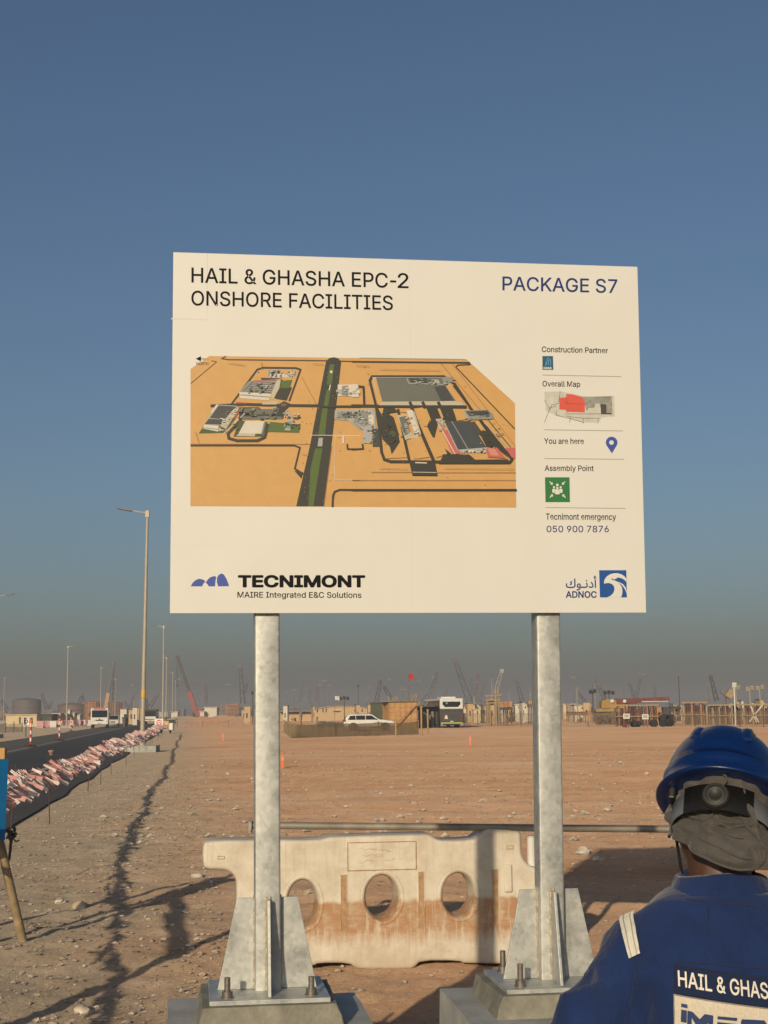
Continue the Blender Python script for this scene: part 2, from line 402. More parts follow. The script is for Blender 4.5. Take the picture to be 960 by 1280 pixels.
b.build('panel_seam', mt['seam'], panel, world=True); b = MB()
v1 = suv(300,682)[1]; sbox(b, .001, us-.001, v1-.0004, v1+.0004, 0, .0003); b.build('panel_seam', mt['seam'], panel, world=True); b = MB()
for (x0,y0,x1,y1) in ((259,317,259,399),(214,399,259,399)):
    u0,vv0 = suv(x0,y0); u1,vv1 = suv(x1,y1); sbox(b, u0-.0005,u1+.0005,min(vv0,vv1)-.0005,min(SH-.001,max(vv0,vv1))+.0004,0,.0003)
b.build('repair_seam', mt['seam'], panel, world=True)
b = MB()
for v_ in (.06, .5, 1.0, SH-.06):
    b = MB(); sbox(b, .02, SW-.02, v_-.02, v_+.02, -.032, -.0062); b.build('back_rail', mt['galv'], sign, world=True)
try:                                                    # Blender's own bundled grotesque; the built-in face if it is missing
    import os
    FONT = bpy.data.fonts.load(os.path.join(bpy.utils.system_resource('DATAFILES'), 'fonts', 'Inter.woff2'))
except Exception:
    FONT = None
from mathutils.geometry import tessellate_polygon, interpolate_bezier
def text_geo(body, bold=0.0, res=4):
    """outline letters, each contour filled with its own holes; bold adds a stroke along the outline"""
    cu = bpy.data.curves.new('t','FONT'); cu.body = body
    if FONT and not any(ord(ch) > 1000 for ch in body): cu.font = FONT
    o = bpy.data.objects.new('t', cu); COL.objects.link(o)
    dg = bpy.context.evaluated_depsgraph_get(); dg.update(); c2 = o.evaluated_get(dg).to_curve(dg)
    cons = []
    for s_ in c2.splines:
        P_ = s_.bezier_points; pts = []
        for i in range(len(P_)):
            p, q_ = P_[i], P_[(i+1)%len(P_)]
            straight = (p.handle_right-p.co).length < 1e-5 and (q_.handle_left-q_.co).length < 1e-5
            seg = [p.co] if straight else interpolate_bezier(p.co, p.handle_right, q_.handle_left, q_.co, res+2)[:-1]
            for v_ in seg:
                if not pts or (Vector(v_)-pts[-1]).length > 1e-5: pts.append(Vector((v_[0],v_[1],0)))
        if len(pts) > 2 and (pts[0]-pts[-1]).length < 1e-5: pts.pop()
        if len(pts) > 2: cons.append(pts)
    o.evaluated_get(dg).to_curve_clear(); bpy.data.objects.remove(o); bpy.data.curves.remove(cu)
    area = lambda p: sum(p[i].x*p[(i+1)%len(p)].y-p[(i+1)%len(p)].x*p[i].y for i in range(len(p)))/2
    sgn = 1 if max((area(c) for c in cons), key=abs) > 0 else -1
    def inside(pt, poly):
        r_ = False
        for i in range(len(poly)):
            a_, b_ = poly[i], poly[i-1]
            if (a_.y > pt.y) != (b_.y > pt.y) and pt.x < (b_.x-a_.x)*(pt.y-a_.y)/(b_.y-a_.y)+a_.x: r_ = not r_
        return r_
    outs = [c for c in cons if area(c)*sgn > 0]; holes = [c for c in cons if area(c)*sgn <= 0]
    vs, fs = [], []
    for oc in outs:
        hs = [h for h in holes if inside(h[0], oc)]; loops = [oc]+hs; flat = [p for l in loops for p in l]; o0 = len(vs)
        vs += [(p.x,p.y) for p in flat]
        for t_ in tessellate_polygon(loops): fs.append(tuple(i+o0 for i in t_))
    if bold:
        for c in cons:
            for i in range(len(c)):
                p, q_ = c[i], c[(i+1)%len(c)]; d = (q_-p)
                if d.length < 1e-6: continue
                d.normalize(); n_ = Vector((-d.y,d.x,0))*bold; e_ = d*bold*.5; o0 = len(vs)
                vs += [tuple((p-e_+n_)[:2]),tuple((p-e_-n_)[:2]),tuple((q_+e_-n_)[:2]),tuple((q_+e_+n_)[:2])]; fs.append((o0,o0+1,o0+2,o0+3))
    return np.array(vs), fs
_v, _ = text_geo('H'); CAPH = _v[:,1].max()
def sign_text(b, body, left, right, top, m=0, bold=0.0, n=.0006, cap=None):
    vs, fs = text_geo(body, bold)
    x0, x1 = vs[:,0].min(), vs[:,0].max(); c = CAPH if cap is None else cap
    L = Vector(suv(*left)); R_ = Vector(suv(*right)); T = Vector(suv(*top))
    pts = [sp(*( L + (R_-L)*((x-x0)/(x1-x0)) + (T-L)*(y/c)), n+2e-5*(i_%7)) for i_,(x,y) in enumerate(vs)]
    b.add(pts, fs, m)
def T(name, body, left, right, top, ink, bold=0.0):
    b = MB(); sign_text(b, body, left, right, top, 0, bold); return b.build(name, mt[ink], panel, world=True)
b = MB(); sign_text(b, 'HAIL & GHASHA EPC', (239.3,352.9),(484.8,359.5),(239.3,334.7), 0, .008); sign_text(b, '-', (487.6,359.6),(495.2,359.8),(487.6,341.2), 0, .008); sign_text(b, '2', (497,359.8),(510.7,360.2),(497,341.6), 0, .008); b.build('heading_text', mt['black_ink'], panel, world=True)
T('heading_text','ONSHORE FACILITIES',(239.2,381.5),(491.2,387.5),(239.2,363.6),'black_ink',.008)
T('package_text','PACKAGE S7',(628,362.7),(771.7,366.2),(628,345.8),'navy_ink',.008)
T('caption_text','Construction Partner',(677.2,439.9),(759.9,441.6),(677.2,433.2),'black_ink',.010)
T('caption_text','Overall Map',(678.1,482.9),(725.2,483.6),(678.1,476.2),'black_ink',.010)
T('caption_text','You are here',(680.1,554.6),(729.7,554.9),(680.1,547.8),'black_ink',.010)
T('caption_text','Assembly Point',(680.9,588.5),(742,588.8),(680.9,581.7),'black_ink',.010)
T('caption_text','Tecnimont emergency',(682.3,649.4),(770,649.8),(682.3,642),'black_ink',.010)
T('phone_number','050 900 7876',(683.2,665.2),(761,665.2),(683.2,657.3),'navy_ink',.008)
T('logo_text','ADNOC',(707.1,747),(745.9,747),(707.1,739.3),'navy_ink',.022)
T('logo_text','\ufed9\ufeee\u0640\ufee7\ufea9\ufe83',(707.2,734.6),(745.6,734.6),(707.2,726.6),'navy_ink',.012)
T('logo_text','TECNIMONT',(297.4,733.4),(456.7,733.4),(297.4,719.8),'black_ink',.036)
T('logo_text','MAIRE Integrated E&C Solutions',(296.8,746.9),(451.8,747.3),(296.8,739.9),'black_ink',.010)
def spoly(b, pts, m=0, n=.0005): b.add([sp(*suv(*p), n) for p in pts], [tuple(range(len(pts)))], m)
def sline(b, pts, wd, m=0, n=.0005, closed=False):       # stroked polyline in photo pixels
    pts = [Vector(p) for p in pts]
    if closed: pts = pts+[pts[0]]
    for a, c in zip(pts[:-1], pts[1:]):
        d = (c-a); 
        if d.length < 1e-6: continue
        d.normalize(); q_ = Vector((-d.y,d.x))*wd/2; e = d*wd*.3
        spoly(b, [a-e+q_, a-e-q_, c+e-q_, c+e+q_], m, n); n += 4e-6
def circ(cx, cy, r, n=20, ry=None, a0=0, a1=360):
    ry = r if ry is None else ry
    k = n if a1-a0 >= 360 else n+1
    return [(cx+r*math.cos(math.radians(a0+(a1-a0)*i/n)), cy+ry*math.sin(math.radians(a0+(a1-a0)*i/n))) for i in range(k)]
def smooth(pts, it=2, closed=True):
    for _ in range(it):
        o = []
        for i in range(len(pts)):
            a, c = pts[i], pts[(i+1)%len(pts)]
            o += [(a[0]*.75+c[0]*.25, a[1]*.75+c[1]*.25),(a[0]*.25+c[0]*.75, a[1]*.25+c[1]*.75)]
        pts = o
    return pts
# divider lines
for (x0,y0,x1,y1) in ((678,468.8,776.5,470.8),(680,537.2,778.3,538.7),(680.5,573.2,779.8,574.2),(682,634.4,781.6,635.6)):
    b = MB(); sline(b, [(x0,y0),(x1,y1)], .8); b.build('divider_line', mt['line_ink'], panel, world=True)
# three-hump logo
Z7 = lambda p: (200+p[0]/3, 640+p[1]/3)
b = MB()
for pl in ([(115,279),(122,266),(134,255),(148,250),(163,254),(170,260),(162,270),(158,279)],
           [(171,265),(180,252),(190,244),(203,240),(211,243),(208,258),(206,279),(183,279),(178,271)],
           [(214,246),(220,236),(231,230),(240,235),(249,250),(256,268),(259,278),(218,279),(213,262)]):
    spoly(b, [Z7(p) for p in pl])
b.build('hump_logo', mt['blue_ink'], panel, world=True)
# bird-head logo
Z6 = lambda p: (660+p[0]/5.819, 560+p[1]/5.819)
b = MB(); spoly(b, [Z6(p) for p in ((517,889),(715,889),(719,1087),(523,1087))])
head = [(554,988),(553,970),(560,950),(575,932),(598,918),(625,911),(652,911),(680,919),(702,934),(715,952),(715,976),(704,962),(688,951),(668,944),(650,942),(668,955),(690,978),(705,1003),(714,1035),(716,1060),(718,1087),(676,1087),(684,1066),(687,1040),(682,1012),(668,990),(648,972),(660,990),(664,1010),(660,1030),(640,1050),(610,1075),(575,1087),(523,1087),(523,1087)]
body = [(554,988),(553,970),(560,950),(575,932),(598,918),(625,911),(652,911),(680,919),(702,934),(715,952),(715,976),(704,962),(688,951),(668,944),(650,942),(642,950),(628,956),(612,950),(603,946),(610,958),(640,967),(668,990),(682,1012),(687,1040),(684,1066),(676,1087),(574,1087),(600,1075),(620,1055),(629,1030),(626,1008),(612,991),(590,982),(568,983)]
spoly(b, [Z6(p) for p in body], 1, .0009)
spoly(b, [Z6(p) for p in ((645,972),(664,976),(690,990),(708,1012),(717,1040),(718,1060),(706,1030),(690,1006),(672,988))], 1, .0010)
b.build('bird_logo', [mt['logo_blue'], mt['white_print']], panel, world=True)
# location pin
b = MB(); pin = circ(764.5, 553.2, 7.3, 22, None, 150, 390)+[(764.9,566.8)]
spoly(b, pin); spoly(b, circ(764.3,553.2,2.9), 1, .0009); b.build('location_pin', [mt['blue_ink'], mt['white_print']], panel, world=True)
# assembly point pictogram
b = MB(); spoly(b, [Z6(p) for p in ((123,213),(302,213),(305,394),(127,394))])
for cx_, cy_, r_ in ((213,269,10),(189,285,8),(237,285,8),(213,292,9)):
    spoly(b, [Z6(p) for p in circ(cx_,cy_,r_,14)], 1, .0009+r_*1e-5)
for x0_,x1_,y0_,y1_ in ((176,200,296,326),(226,251,296,326),(195,231,302,337)):
    spoly(b, [Z6(p) for p in ((x0_+4,y0_),(x1_-4,y0_),(x1_,y0_+10),(x1_,y1_-4),(x1_-6,y1_),(x0_+6,y1_),(x0_,y1_-4),(x0_,y0_+10))], 1, .0008)
for cx_, cy_, sx_, sy_ in ((168,256,1,1),(258,256,-1,1),(170,349,1,-1),(261,349,-1,-1)):
    f_ = lambda p: Z6((cx_+p[0]*sx_, cy_+p[1]*sy_))
    spoly(b, [f_(p) for p in ((12,12),(-8,10),(-1,4),(-14,-10),(-9,-14),(4,-2),(10,-8))], 1, .0008)
b.build('assembly_pictogram', [mt['green_sign'], mt['white_print']], panel, world=True)
# partner logo square
mt['partner_blue'] = M('partner logo blue', (.012,.085,.16), .5); mt['partner_light'] = M('partner logo light', (.10,.34,.50), .5)
b = MB(); spoly(b, [(677.9,445.1),(691.2,445.1),(691.7,462.4),(678.1,462.4)])
for pts in ([(683,456.5),(684.2,448),(686.5,447.6)],[(685.5,456.5),(685.5,450.5),(688,449.4)],[(688.2,456.8),(688.2,449.5)],[(681.4,457),(682.6,452.4)]): sline(b, pts, .75, 1, .0008)
for x_ in (680,682.6,685.2,687.8): sline(b, [(x_,459),(x_,461.4)], 1.1, 2, .0008); sline(b, [(x_+1.2,459.1),(x_+1.6,461.3)], .5, 2, .0009)
b.build('partner_logo', [mt['partner_blue'], mt['partner_light'], mt['white_print']], panel, world=True)
# small overall map
Z5 = lambda p: (660+p[0]/6.857, 420+p[1]/6.857)
mt['map_pale'] = M('map pale grey', (.52,.51,.45), .6, var=.1, scale=30); mt['map_grey'] = M('map grey', (.27,.27,.24), .6, var=.25, scale=60); mt['map_dark'] = M('map dark', (.055,.055,.05), .6)
mt['map_red'] = M('map red', (.62,.09,.06), .6, var=.05)
b = MB()
spoly(b, [Z5(p) for p in ((140,478),(275,475),(345,488),(470,515),(560,520),(740,512),(742,690),(690,690),(630,700),(610,742),(480,740),(390,715),(330,690),(240,680),(150,640))], 0, .0005)
spoly(b, [Z5(p) for p in ((465,522),(720,515),(722,670),(640,672),(610,580),(575,580),(570,612),(500,640),(485,575))], 1, .0007)
spoly(b, [Z5(p) for p in ((622,585),(670,585),(670,600),(720,672),(625,672))], 2, .0009)
spoly(b, [Z5(p) for p in ((672,590),(718,590),(718,660),(672,660))], 1, .0010)
spoly(b, [Z5(p) for p in ((268,530),(326,526),(328,497),(380,500),(465,524),(488,575),(486,655),(330,650),(325,634),(268,630))], 3, .0011)
spoly(b, [Z5(p) for p in ((516,618),(568,618),(568,664),(516,660))], 0, .0010); spoly(b, [Z5(p) for p in ((578,582),(614,582),(614,665),(578,665))], 0, .0010)
for pts in ([(140,742),(180,640),(205,590),(260,580)],[(140,550),(180,620),(240,600)],[(240,680),(245,640)],[(330,690),(480,705),(610,705)],[(355,742),(365,695)],[(470,750),(475,705)],[(596,750),(600,705)],[(330,650),(332,668),(620,668)],[(326,526),(328,580),(470,585)],[(275,475),(262,570)],[(240,680),(330,700),(480,742)]):
    sline(b, [Z5(p) for p in pts], .45, 2, .0013)
b.build('overall_map', [mt['map_pale'], mt['map_grey'], mt['map_dark'], mt['map_red']], panel, world=True)
# ---- the site plan picture
PAL = {'o':(.56,.325,.11),'d':(.032,.034,.027),'g':(.075,.13,.025),'gg':(.055,.085,.03),'w':(.60,.57,.49),'c':(.47,.43,.33),'s':(.24,.25,.23),'t':(.125,.135,.115),'k':(.05,.055,.055),'b':(.045,.06,.075),'r':(.50,.12,.11),'br':(.30,.15,.07),'pk':(.55,.25,.18),'l':(.36,.37,.35),'m':(.20,.08,.06)}
keys = list(PAL); pm = [M('plan '+k, PAL[k], .5, var=.04, scale=20) for k in keys]
Z3 = lambda p: (230+p[0]/4.364, 430+p[1]/4.364)
Z4 = lambda p: (440+p[0]/4.364, 430+p[1]/4.364)
b = MB(); LV = [.0005]
def pp(k, pts, Z): LV[0] += 1.2e-5; spoly(b, [Z(p) for p in pts], keys.index(k), LV[0])
def pl(k, pts, wd, Z, closed=False): LV[0] += 1.2e-5; sline(b, [Z(p) for p in pts], wd/4.364, keys.index(k), LV[0], closed); LV[0] += 6e-5
spoly(b, [(238.2,461.2),(262,445),(583.5,449.5),(643.6,504),(645.2,634.6),(238,632.8)], 0, .0005)
# left half
pl('d',[(38,215),(178,98),(150,92)],5,Z3); pl('d',[(228,68),(205,80),(240,86),(780,92),(960,97)],7,Z3)
pp('d',[(775,92),(795,76),(818,72),(840,78),(858,96),(840,260),(800,590),(762,886),(612,886),(690,540),(730,330),(762,160)],Z3)
for q_ in ([(795,112),(820,112),(805,222),(778,222)],[(778,252),(800,250),(785,345),(760,345)],[(755,350),(784,350),(768,500),(732,500)],[(716,570),(755,570),(742,650),(705,886),(678,886),(690,680)]): pp('g',q_,Z3)
pp('l',[(735,512),(758,512),(754,558),(728,558)],Z3); pl('w',[(690,497),(960,500)],3,Z3); pl('w',[(798,225),(792,250)],6,Z3)
pp('w',circ(803,152,8,10),Z3); pp('c',circ(775,338,5,8),Z3)
pl('d',[(258,330),(400,140),(430,130),(610,132),(636,140),(575,310)],11,Z3); pl('d',[(150,338),(340,330),(530,336),(735,338)],17,Z3); pp('d',[(500,338),(545,312),(590,330),(560,358),(520,356)],Z3); pp('m',circ(543,332,16,10,8),Z3)
pp('d',[(400,150),(450,250),(500,300),(560,310),(590,240),(530,190)],Z3); pp('g',[(528,200),(592,196),(578,240),(526,240)],Z3)
pp('o',[(420,140),(620,142),(596,188),(392,184)],Z3)
for k,q_ in (('s',[(460,145),(520,140),(520,180),(458,178)]),('w',[(470,165),(560,165),(575,182),(465,182)]),('c',[(565,150),(615,148),(598,182),(560,180)]),('k',[(478,150),(500,148),(496,164),(476,164)])): pp(k,q_,Z3)
pp('s',[(352,204),(525,190),(500,280),(300,262)],Z3); pp('t',[(372,205),(505,198),(470,272),(318,258)],Z3)
for k in range(6): pl('l',[(380-k*10,210+k*9),(500-k*5,204+k*11)],3,Z3)
pl('r',[(385,200),(500,196)],4,Z3); pp('c',[(505,200),(528,192),(520,240),(488,300),(470,290)],Z3); pp('w',[(300,262),(475,272),(462,308),(308,296)],Z3); pl('s',[(310,278),(465,290)],6,Z3)
pp('c',[(430,318),(520,310),(505,330),(425,330)],Z3); pl('r',[(285,318),(340,322)],7,Z3)
pp('d',[(300,345),(560,345),(540,410),(470,405),(300,415)],Z3); pp('t',[(330,352),(520,350),(505,382),(322,385)],Z3); pp('t',[(318,395),(480,392),(540,398),(530,412),(314,414)],Z3); pp('o',[(412,345),(505,342),(498,354),(404,356)],Z3)
pp('gg',[(140,400),(320,345),(230,485),(80,488)],Z3); pl('w',[(330,380),(215,490)],4,Z3)
pp('l',[(175,330),(290,338),(215,445),(108,440)],Z3); pp('k',[(190,335),(285,342),(232,412),(140,404)],Z3); pp('k',[(135,408),(215,412),(195,440),(112,438)],Z3); pl('w',[(180,334),(150,372)],9,Z3)
pp('c',[(270,355),(300,352),(225,470),(185,475),(200,440)],Z3)
for k in range(6): pl('s',[(275-k*13,362+k*20),(292-k*13,368+k*20)],4,Z3)
pp('w',[(110,440),(190,446),(185,478),(105,462)],Z3); pl('s',[(112,458),(185,466)],5,Z3); pl('r',[(318,350),(270,405)],6,Z3)
pl('d',[(310,415),(240,490),(245,515),(290,528),(400,528),(440,510),(460,440)],16,Z3); pp('gg',[(300,420),(455,425),(430,505),(270,505)],Z3); pp('g',[(470,425),(636,440),(628,484),(455,480)],Z3)
pp('w',[(335,420),(440,420),(420,490),(298,488)],Z3); pp('c',[(300,488),(390,490),(385,504),(285,502)],Z3); pl('s',[(440,425),(425,490)],8,Z3)
for k in range(8):
    x_, y_ = 545+rnd.uniform(0,60), 375+k*12; pp(rnd.choice(['w','l','s','k']), [(x_,y_),(x_+30,y_+3),(x_+24,y_+14),(x_-5,y_+11)], Z3)
pl('l',[(540,380),(570,360),(580,400),(545,450)],5,Z3); pl('d',[(38,554),(600,554),(632,566),(604,680),(655,712)],9,Z3); pl('br',[(36,546),(690,548)],2,Z3)
pp('d',[(600,690),(650,700),(640,735)],Z3)
pl('w',[(825,500),(822,742),(960,744)],3,Z3); pl('br',[(805,560),(762,886)],3,Z3); pl('d',[(810,886),(812,830),(822,806),(850,796),(960,797)],11,Z3)
for q_ in ('w','l'): pass
pp('w',[(838,222),(945,222),(950,288),(838,284)],Z3); pp('s',[(862,230),(895,226),(898,284),(858,282)],Z3); pp('l',[(830,250),(860,248),(858,275),(828,272)],Z3); pl('d',[(818,265),(840,268)],8,Z3)
pl('d',[(750,342),(960,342)],13,Z3)
pp('l',[(822,362),(960,356),(960,470),(922,440),(900,420),(820,412)],Z3); pp('s',[(838,372),(900,370),(896,412),(828,408)],Z3); pp('t',[(862,378),(916,378),(912,402),(860,400)],Z3)
pl('d',[(890,548),(892,574),(960,574)],9,Z3); pl('w',[(868,505),(868,540)],10,Z3)
for _ in range(36): 
    x_, y_ = rnd.uniform(640,860), rnd.uniform(120,860)
    pp('br', circ(x_,y_,3,6), Z3)
# right half
pl('d',[(0,97),(640,103)],8,Z4); pl('d',[(645,112),(575,116),(565,125),(885,462)],5,Z4); pl('br',[(485,108),(690,350),(888,592)],2.5,Z4); pl('br',[(545,108),(890,560)],2,Z4); pl('s',[(40,76),(620,84)],2,Z4)
pl('d',[(0,338),(620,344)],16,Z4); pl('d',[(30,232),(62,235),(66,330)],12,Z4); pp('w',[(0,220),(32,220),(36,250),(44,262),(36,290),(0,290)],Z4)
pl('d',[(128,330),(96,200),(108,178),(500,178),(560,220),(640,340)],13,Z4); pp('c',[(110,182),(505,182),(612,335),(148,335)],Z4); pp('o',[(118,190),(150,190),(168,315),(150,330)],Z4)
pp('t',[(130,184),(500,184),(570,312),(165,316)],Z4); pp('k',[(310,188),(410,188),(412,214),(322,218)],Z4); pl('l',[(298,190),(310,215),(445,220),(520,222)],4,Z4); pp('l',[(432,195),(470,195),(480,215),(440,218)],Z4); pp('s',[(485,182),(545,180),(555,210),(500,212)],Z4)
pp('k',[(446,235),(508,228),(555,310),(485,312)],Z4); pp('o',[(508,228),(540,230),(605,318),(570,318)],Z4); pl('d',[(555,230),(635,335)],11,Z4)
for x_ in (320,390,475): pl('d',[(x_-5,320),(x_+8,345)],16,Z4)
# plant beside the boulevard
pp('l',[(0,360),(115,352),(125,380),(130,460),(105,530),(62,545),(58,470),(20,430),(0,425)],Z4); pp('s',[(5,370),(95,366),(100,445),(50,450),(8,415)],Z4); pp('w',[(88,390),(116,388),(118,436),(92,436)],Z4); pp('l',[(60,470),(105,465),(104,545),(62,540)],Z4); pp('k',[(110,462),(142,465),(150,560),(112,560)],Z4); pl('s',[(10,430),(60,470)],6,Z4)
pl('d',[(0,576),(60,572),(56,548)],9,Z4)
pl('d',[(132,350),(150,480),(160,590),(175,630),(210,642),(860,646),(872,630),(640,345)],15,Z4)
pp('d',[(135,350),(230,350),(250,372),(195,380),(225,400),(250,480),(258,540),(235,600),(215,600),(205,560),(165,520),(150,430)],Z4)
pp('o',[(142,352),(170,350),(165,395)],Z4); pp('o',[(178,600),(215,606),(255,545),(275,510),(300,620),(190,625)],Z4); pp('gg',circ(220,490,18,8),Z4)
pp('o',[(256,352),(312,352),(320,375),(262,372)],Z4); pl('d',[(250,360),(312,640)],14,Z4); pl('d',[(325,350),(345,410),(445,640)],18,Z4)
pp('c',[(245,390),(285,385),(330,510),(290,525)],Z4); pp('t',[(255,400),(290,395),(318,480),(280,490)],Z4); pp('w',[(295,365),(325,360),(372,480),(342,490)],Z4); pp('c',[(325,360),(340,372),(376,492),(370,500)],Z4); pp('c',[(285,500),(370,488),(360,515),(296,518)],Z4); pp('s',[(280,435),(298,430),(318,490),(300,492)],Z4)
pp('o',[(348,352),(385,348),(424,410),(408,450),(388,448)],Z4); pp('o',[(322,515),(370,510),(422,618),(345,628)],Z4)
pp('d',[(400,340),(545,345),(570,420),(470,420),(445,520),(540,600),(500,602),(408,450),(430,415)],Z4); pp('o',[(398,475),(440,510),(490,540),(518,600),(455,622)],Z4); pp('o',[(465,355),(478,352),(498,402),(486,406)],Z4); pp('o',[(550,362),(612,365),(628,412),(580,418)],Z4)
pp('r',[(490,475),(520,470),(590,600),(545,602)],Z4); pl('w',[(458,412),(560,600)],5,Z4); pp('c',[(455,410),(495,408),(500,470),(478,468)],Z4); pl('r',[(480,440),(500,470)],6,Z4)
pp('b',[(498,420),(640,422),(735,570),(575,578)],Z4); 
for k in range(5): pl(['k','s','k','b','k'][k],[(515+k*28,424),(600+k*30,572)],[9,5,10,7,9][k],Z4)
pp('l',[(575,578),(735,565),(738,580),(590,590)],Z4); pl('l',[(498,420),(575,580)],6,Z4)
for k in range(7): pp(rnd.choice(['w','c','l']), [(590+k*20,582+rnd.uniform(-3,6)),(608+k*20,580),(612+k*20,592),(595+k*20,594)], Z4)
pp('k',[(620,430),(690,420),(705,450),(720,475),(700,500),(660,480)],Z4)
pp('d',[(690,430),(720,430),(850,620),(790,570),(730,560),(700,500)],Z4); pp('o',[(668,425),(690,420),(728,475),(705,478)],Z4)
pp('r',[(730,570),(790,566),(838,625),(740,618)],Z4); pp('pk',[(740,572),(775,570),(800,610),(755,608)],Z4)
pp('s',[(610,365),(740,360),(768,385),(768,410),(640,415)],Z4); pp('k',[(620,368),(735,364),(755,385),(640,395)],Z4); pl('l',[(605,370),(640,415)],8,Z4); pl('gg',[(745,420),(860,560)],4,Z4); pl('c',[(720,430),(885,600)],5,Z4); pp('r',[(835,568),(888,566),(888,625),(870,620)],Z4)
pp('d',[(310,640),(450,640),(465,720),(328,718)],Z4); pp('d',[(480,640),(495,602),(640,606),(670,632),(850,630),(860,655),(470,655)],Z4); pl('w',[(345,648),(405,650)],6,Z4); pl('w',[(328,700),(460,702)],3,Z4)
pl('br',[(105,700),(330,700)],2.5,Z4); pl('br',[(460,702),(890,702)],2.5,Z4); pl('br',[(0,744),(890,744)],2.5,Z4); pl('d',[(0,797),(893,797)],11,Z4)
for _ in range(22):
    x_, y_ = rnd.uniform(20,860), rnd.uniform(110,780)
    if y_ > 120+max(0,x_-600)*.9: pp('br', circ(x_,y_,3,6), Z4)
def bits(Z, x0, y0, x1, y1, n, ks, smx=16, sk=-.35):
    for _ in range(n):
        x_, y_ = rnd.uniform(x0,x1), rnd.uniform(y0,y1); w_, h_ = rnd.uniform(4,smx), rnd.uniform(3,smx*.6); pp(rnd.choice(ks), [(x_,y_),(x_+w_,y_+.5),(x_+w_+h_*sk,y_+h_),(x_+h_*sk,y_+h_)], Z)
bits(Z3,462,142,600,176,26,['w','s','k','c','l']); bits(Z3,345,205,500,270,22,['t','k','l','s'],20); bits(Z3,180,350,300,460,22,['k','t','w','c','s']); bits(Z3,545,375,625,465,26,['w','l','s','k','c','gg']); bits(Z3,300,345,500,410,16,['t','d','gg','s'],26); bits(Z3,850,228,950,285,14,['w','l','s','c']); bits(Z3,828,365,955,412,20,['t','s','l','k'],18)
bits(Z4,5,362,110,440,26,['t','s','l','w','k'],14); bits(Z4,60,440,125,540,16,['l','s','w','k'],12); bits(Z4,262,385,360,505,34,['w','c','s','t','k','l'],14); bits(Z4,315,190,550,216,18,['t','s','l','k'],18); bits(Z4,612,366,750,408,16,['t','k','s'],20); bits(Z4,580,572,730,594,18,['w','c','l','k'],12); bits(Z4,455,405,500,470,12,['c','w','r','s'],12); bits(Z4,150,360,250,560,16,['gg','d','k'],16); bits(Z4,690,425,860,600,16,['d','c','gg','k'],14)
for pts in ([(240,105),(330,118)],[(420,100),(425,140)],[(640,180),(720,330)],[(700,110),(760,112)],[(60,480),(80,540)],[(640,600),(680,610)]): pl('br',pts,2,Z3)
for pts in ([(20,120),(90,122)],[(150,140),(480,146)],[(150,680),(300,684)],[(500,680),(880,684)]): pl('br',pts,2,Z4)
b.build('site_plan_picture', pm, panel, world=True)
b = MB(); spoly(b, [(244.6,448.5),(251.2,445.2),(251.2,451.8)]); sline(b, [(250.5,448.6),(262,448.8)], .9); sign_text(b, 'NORTH', (245.5,456.4),(260.4,456.6),(245.5,453), 0, .01)
b.build('north_arrow', mt['black_ink'], panel, world=True)
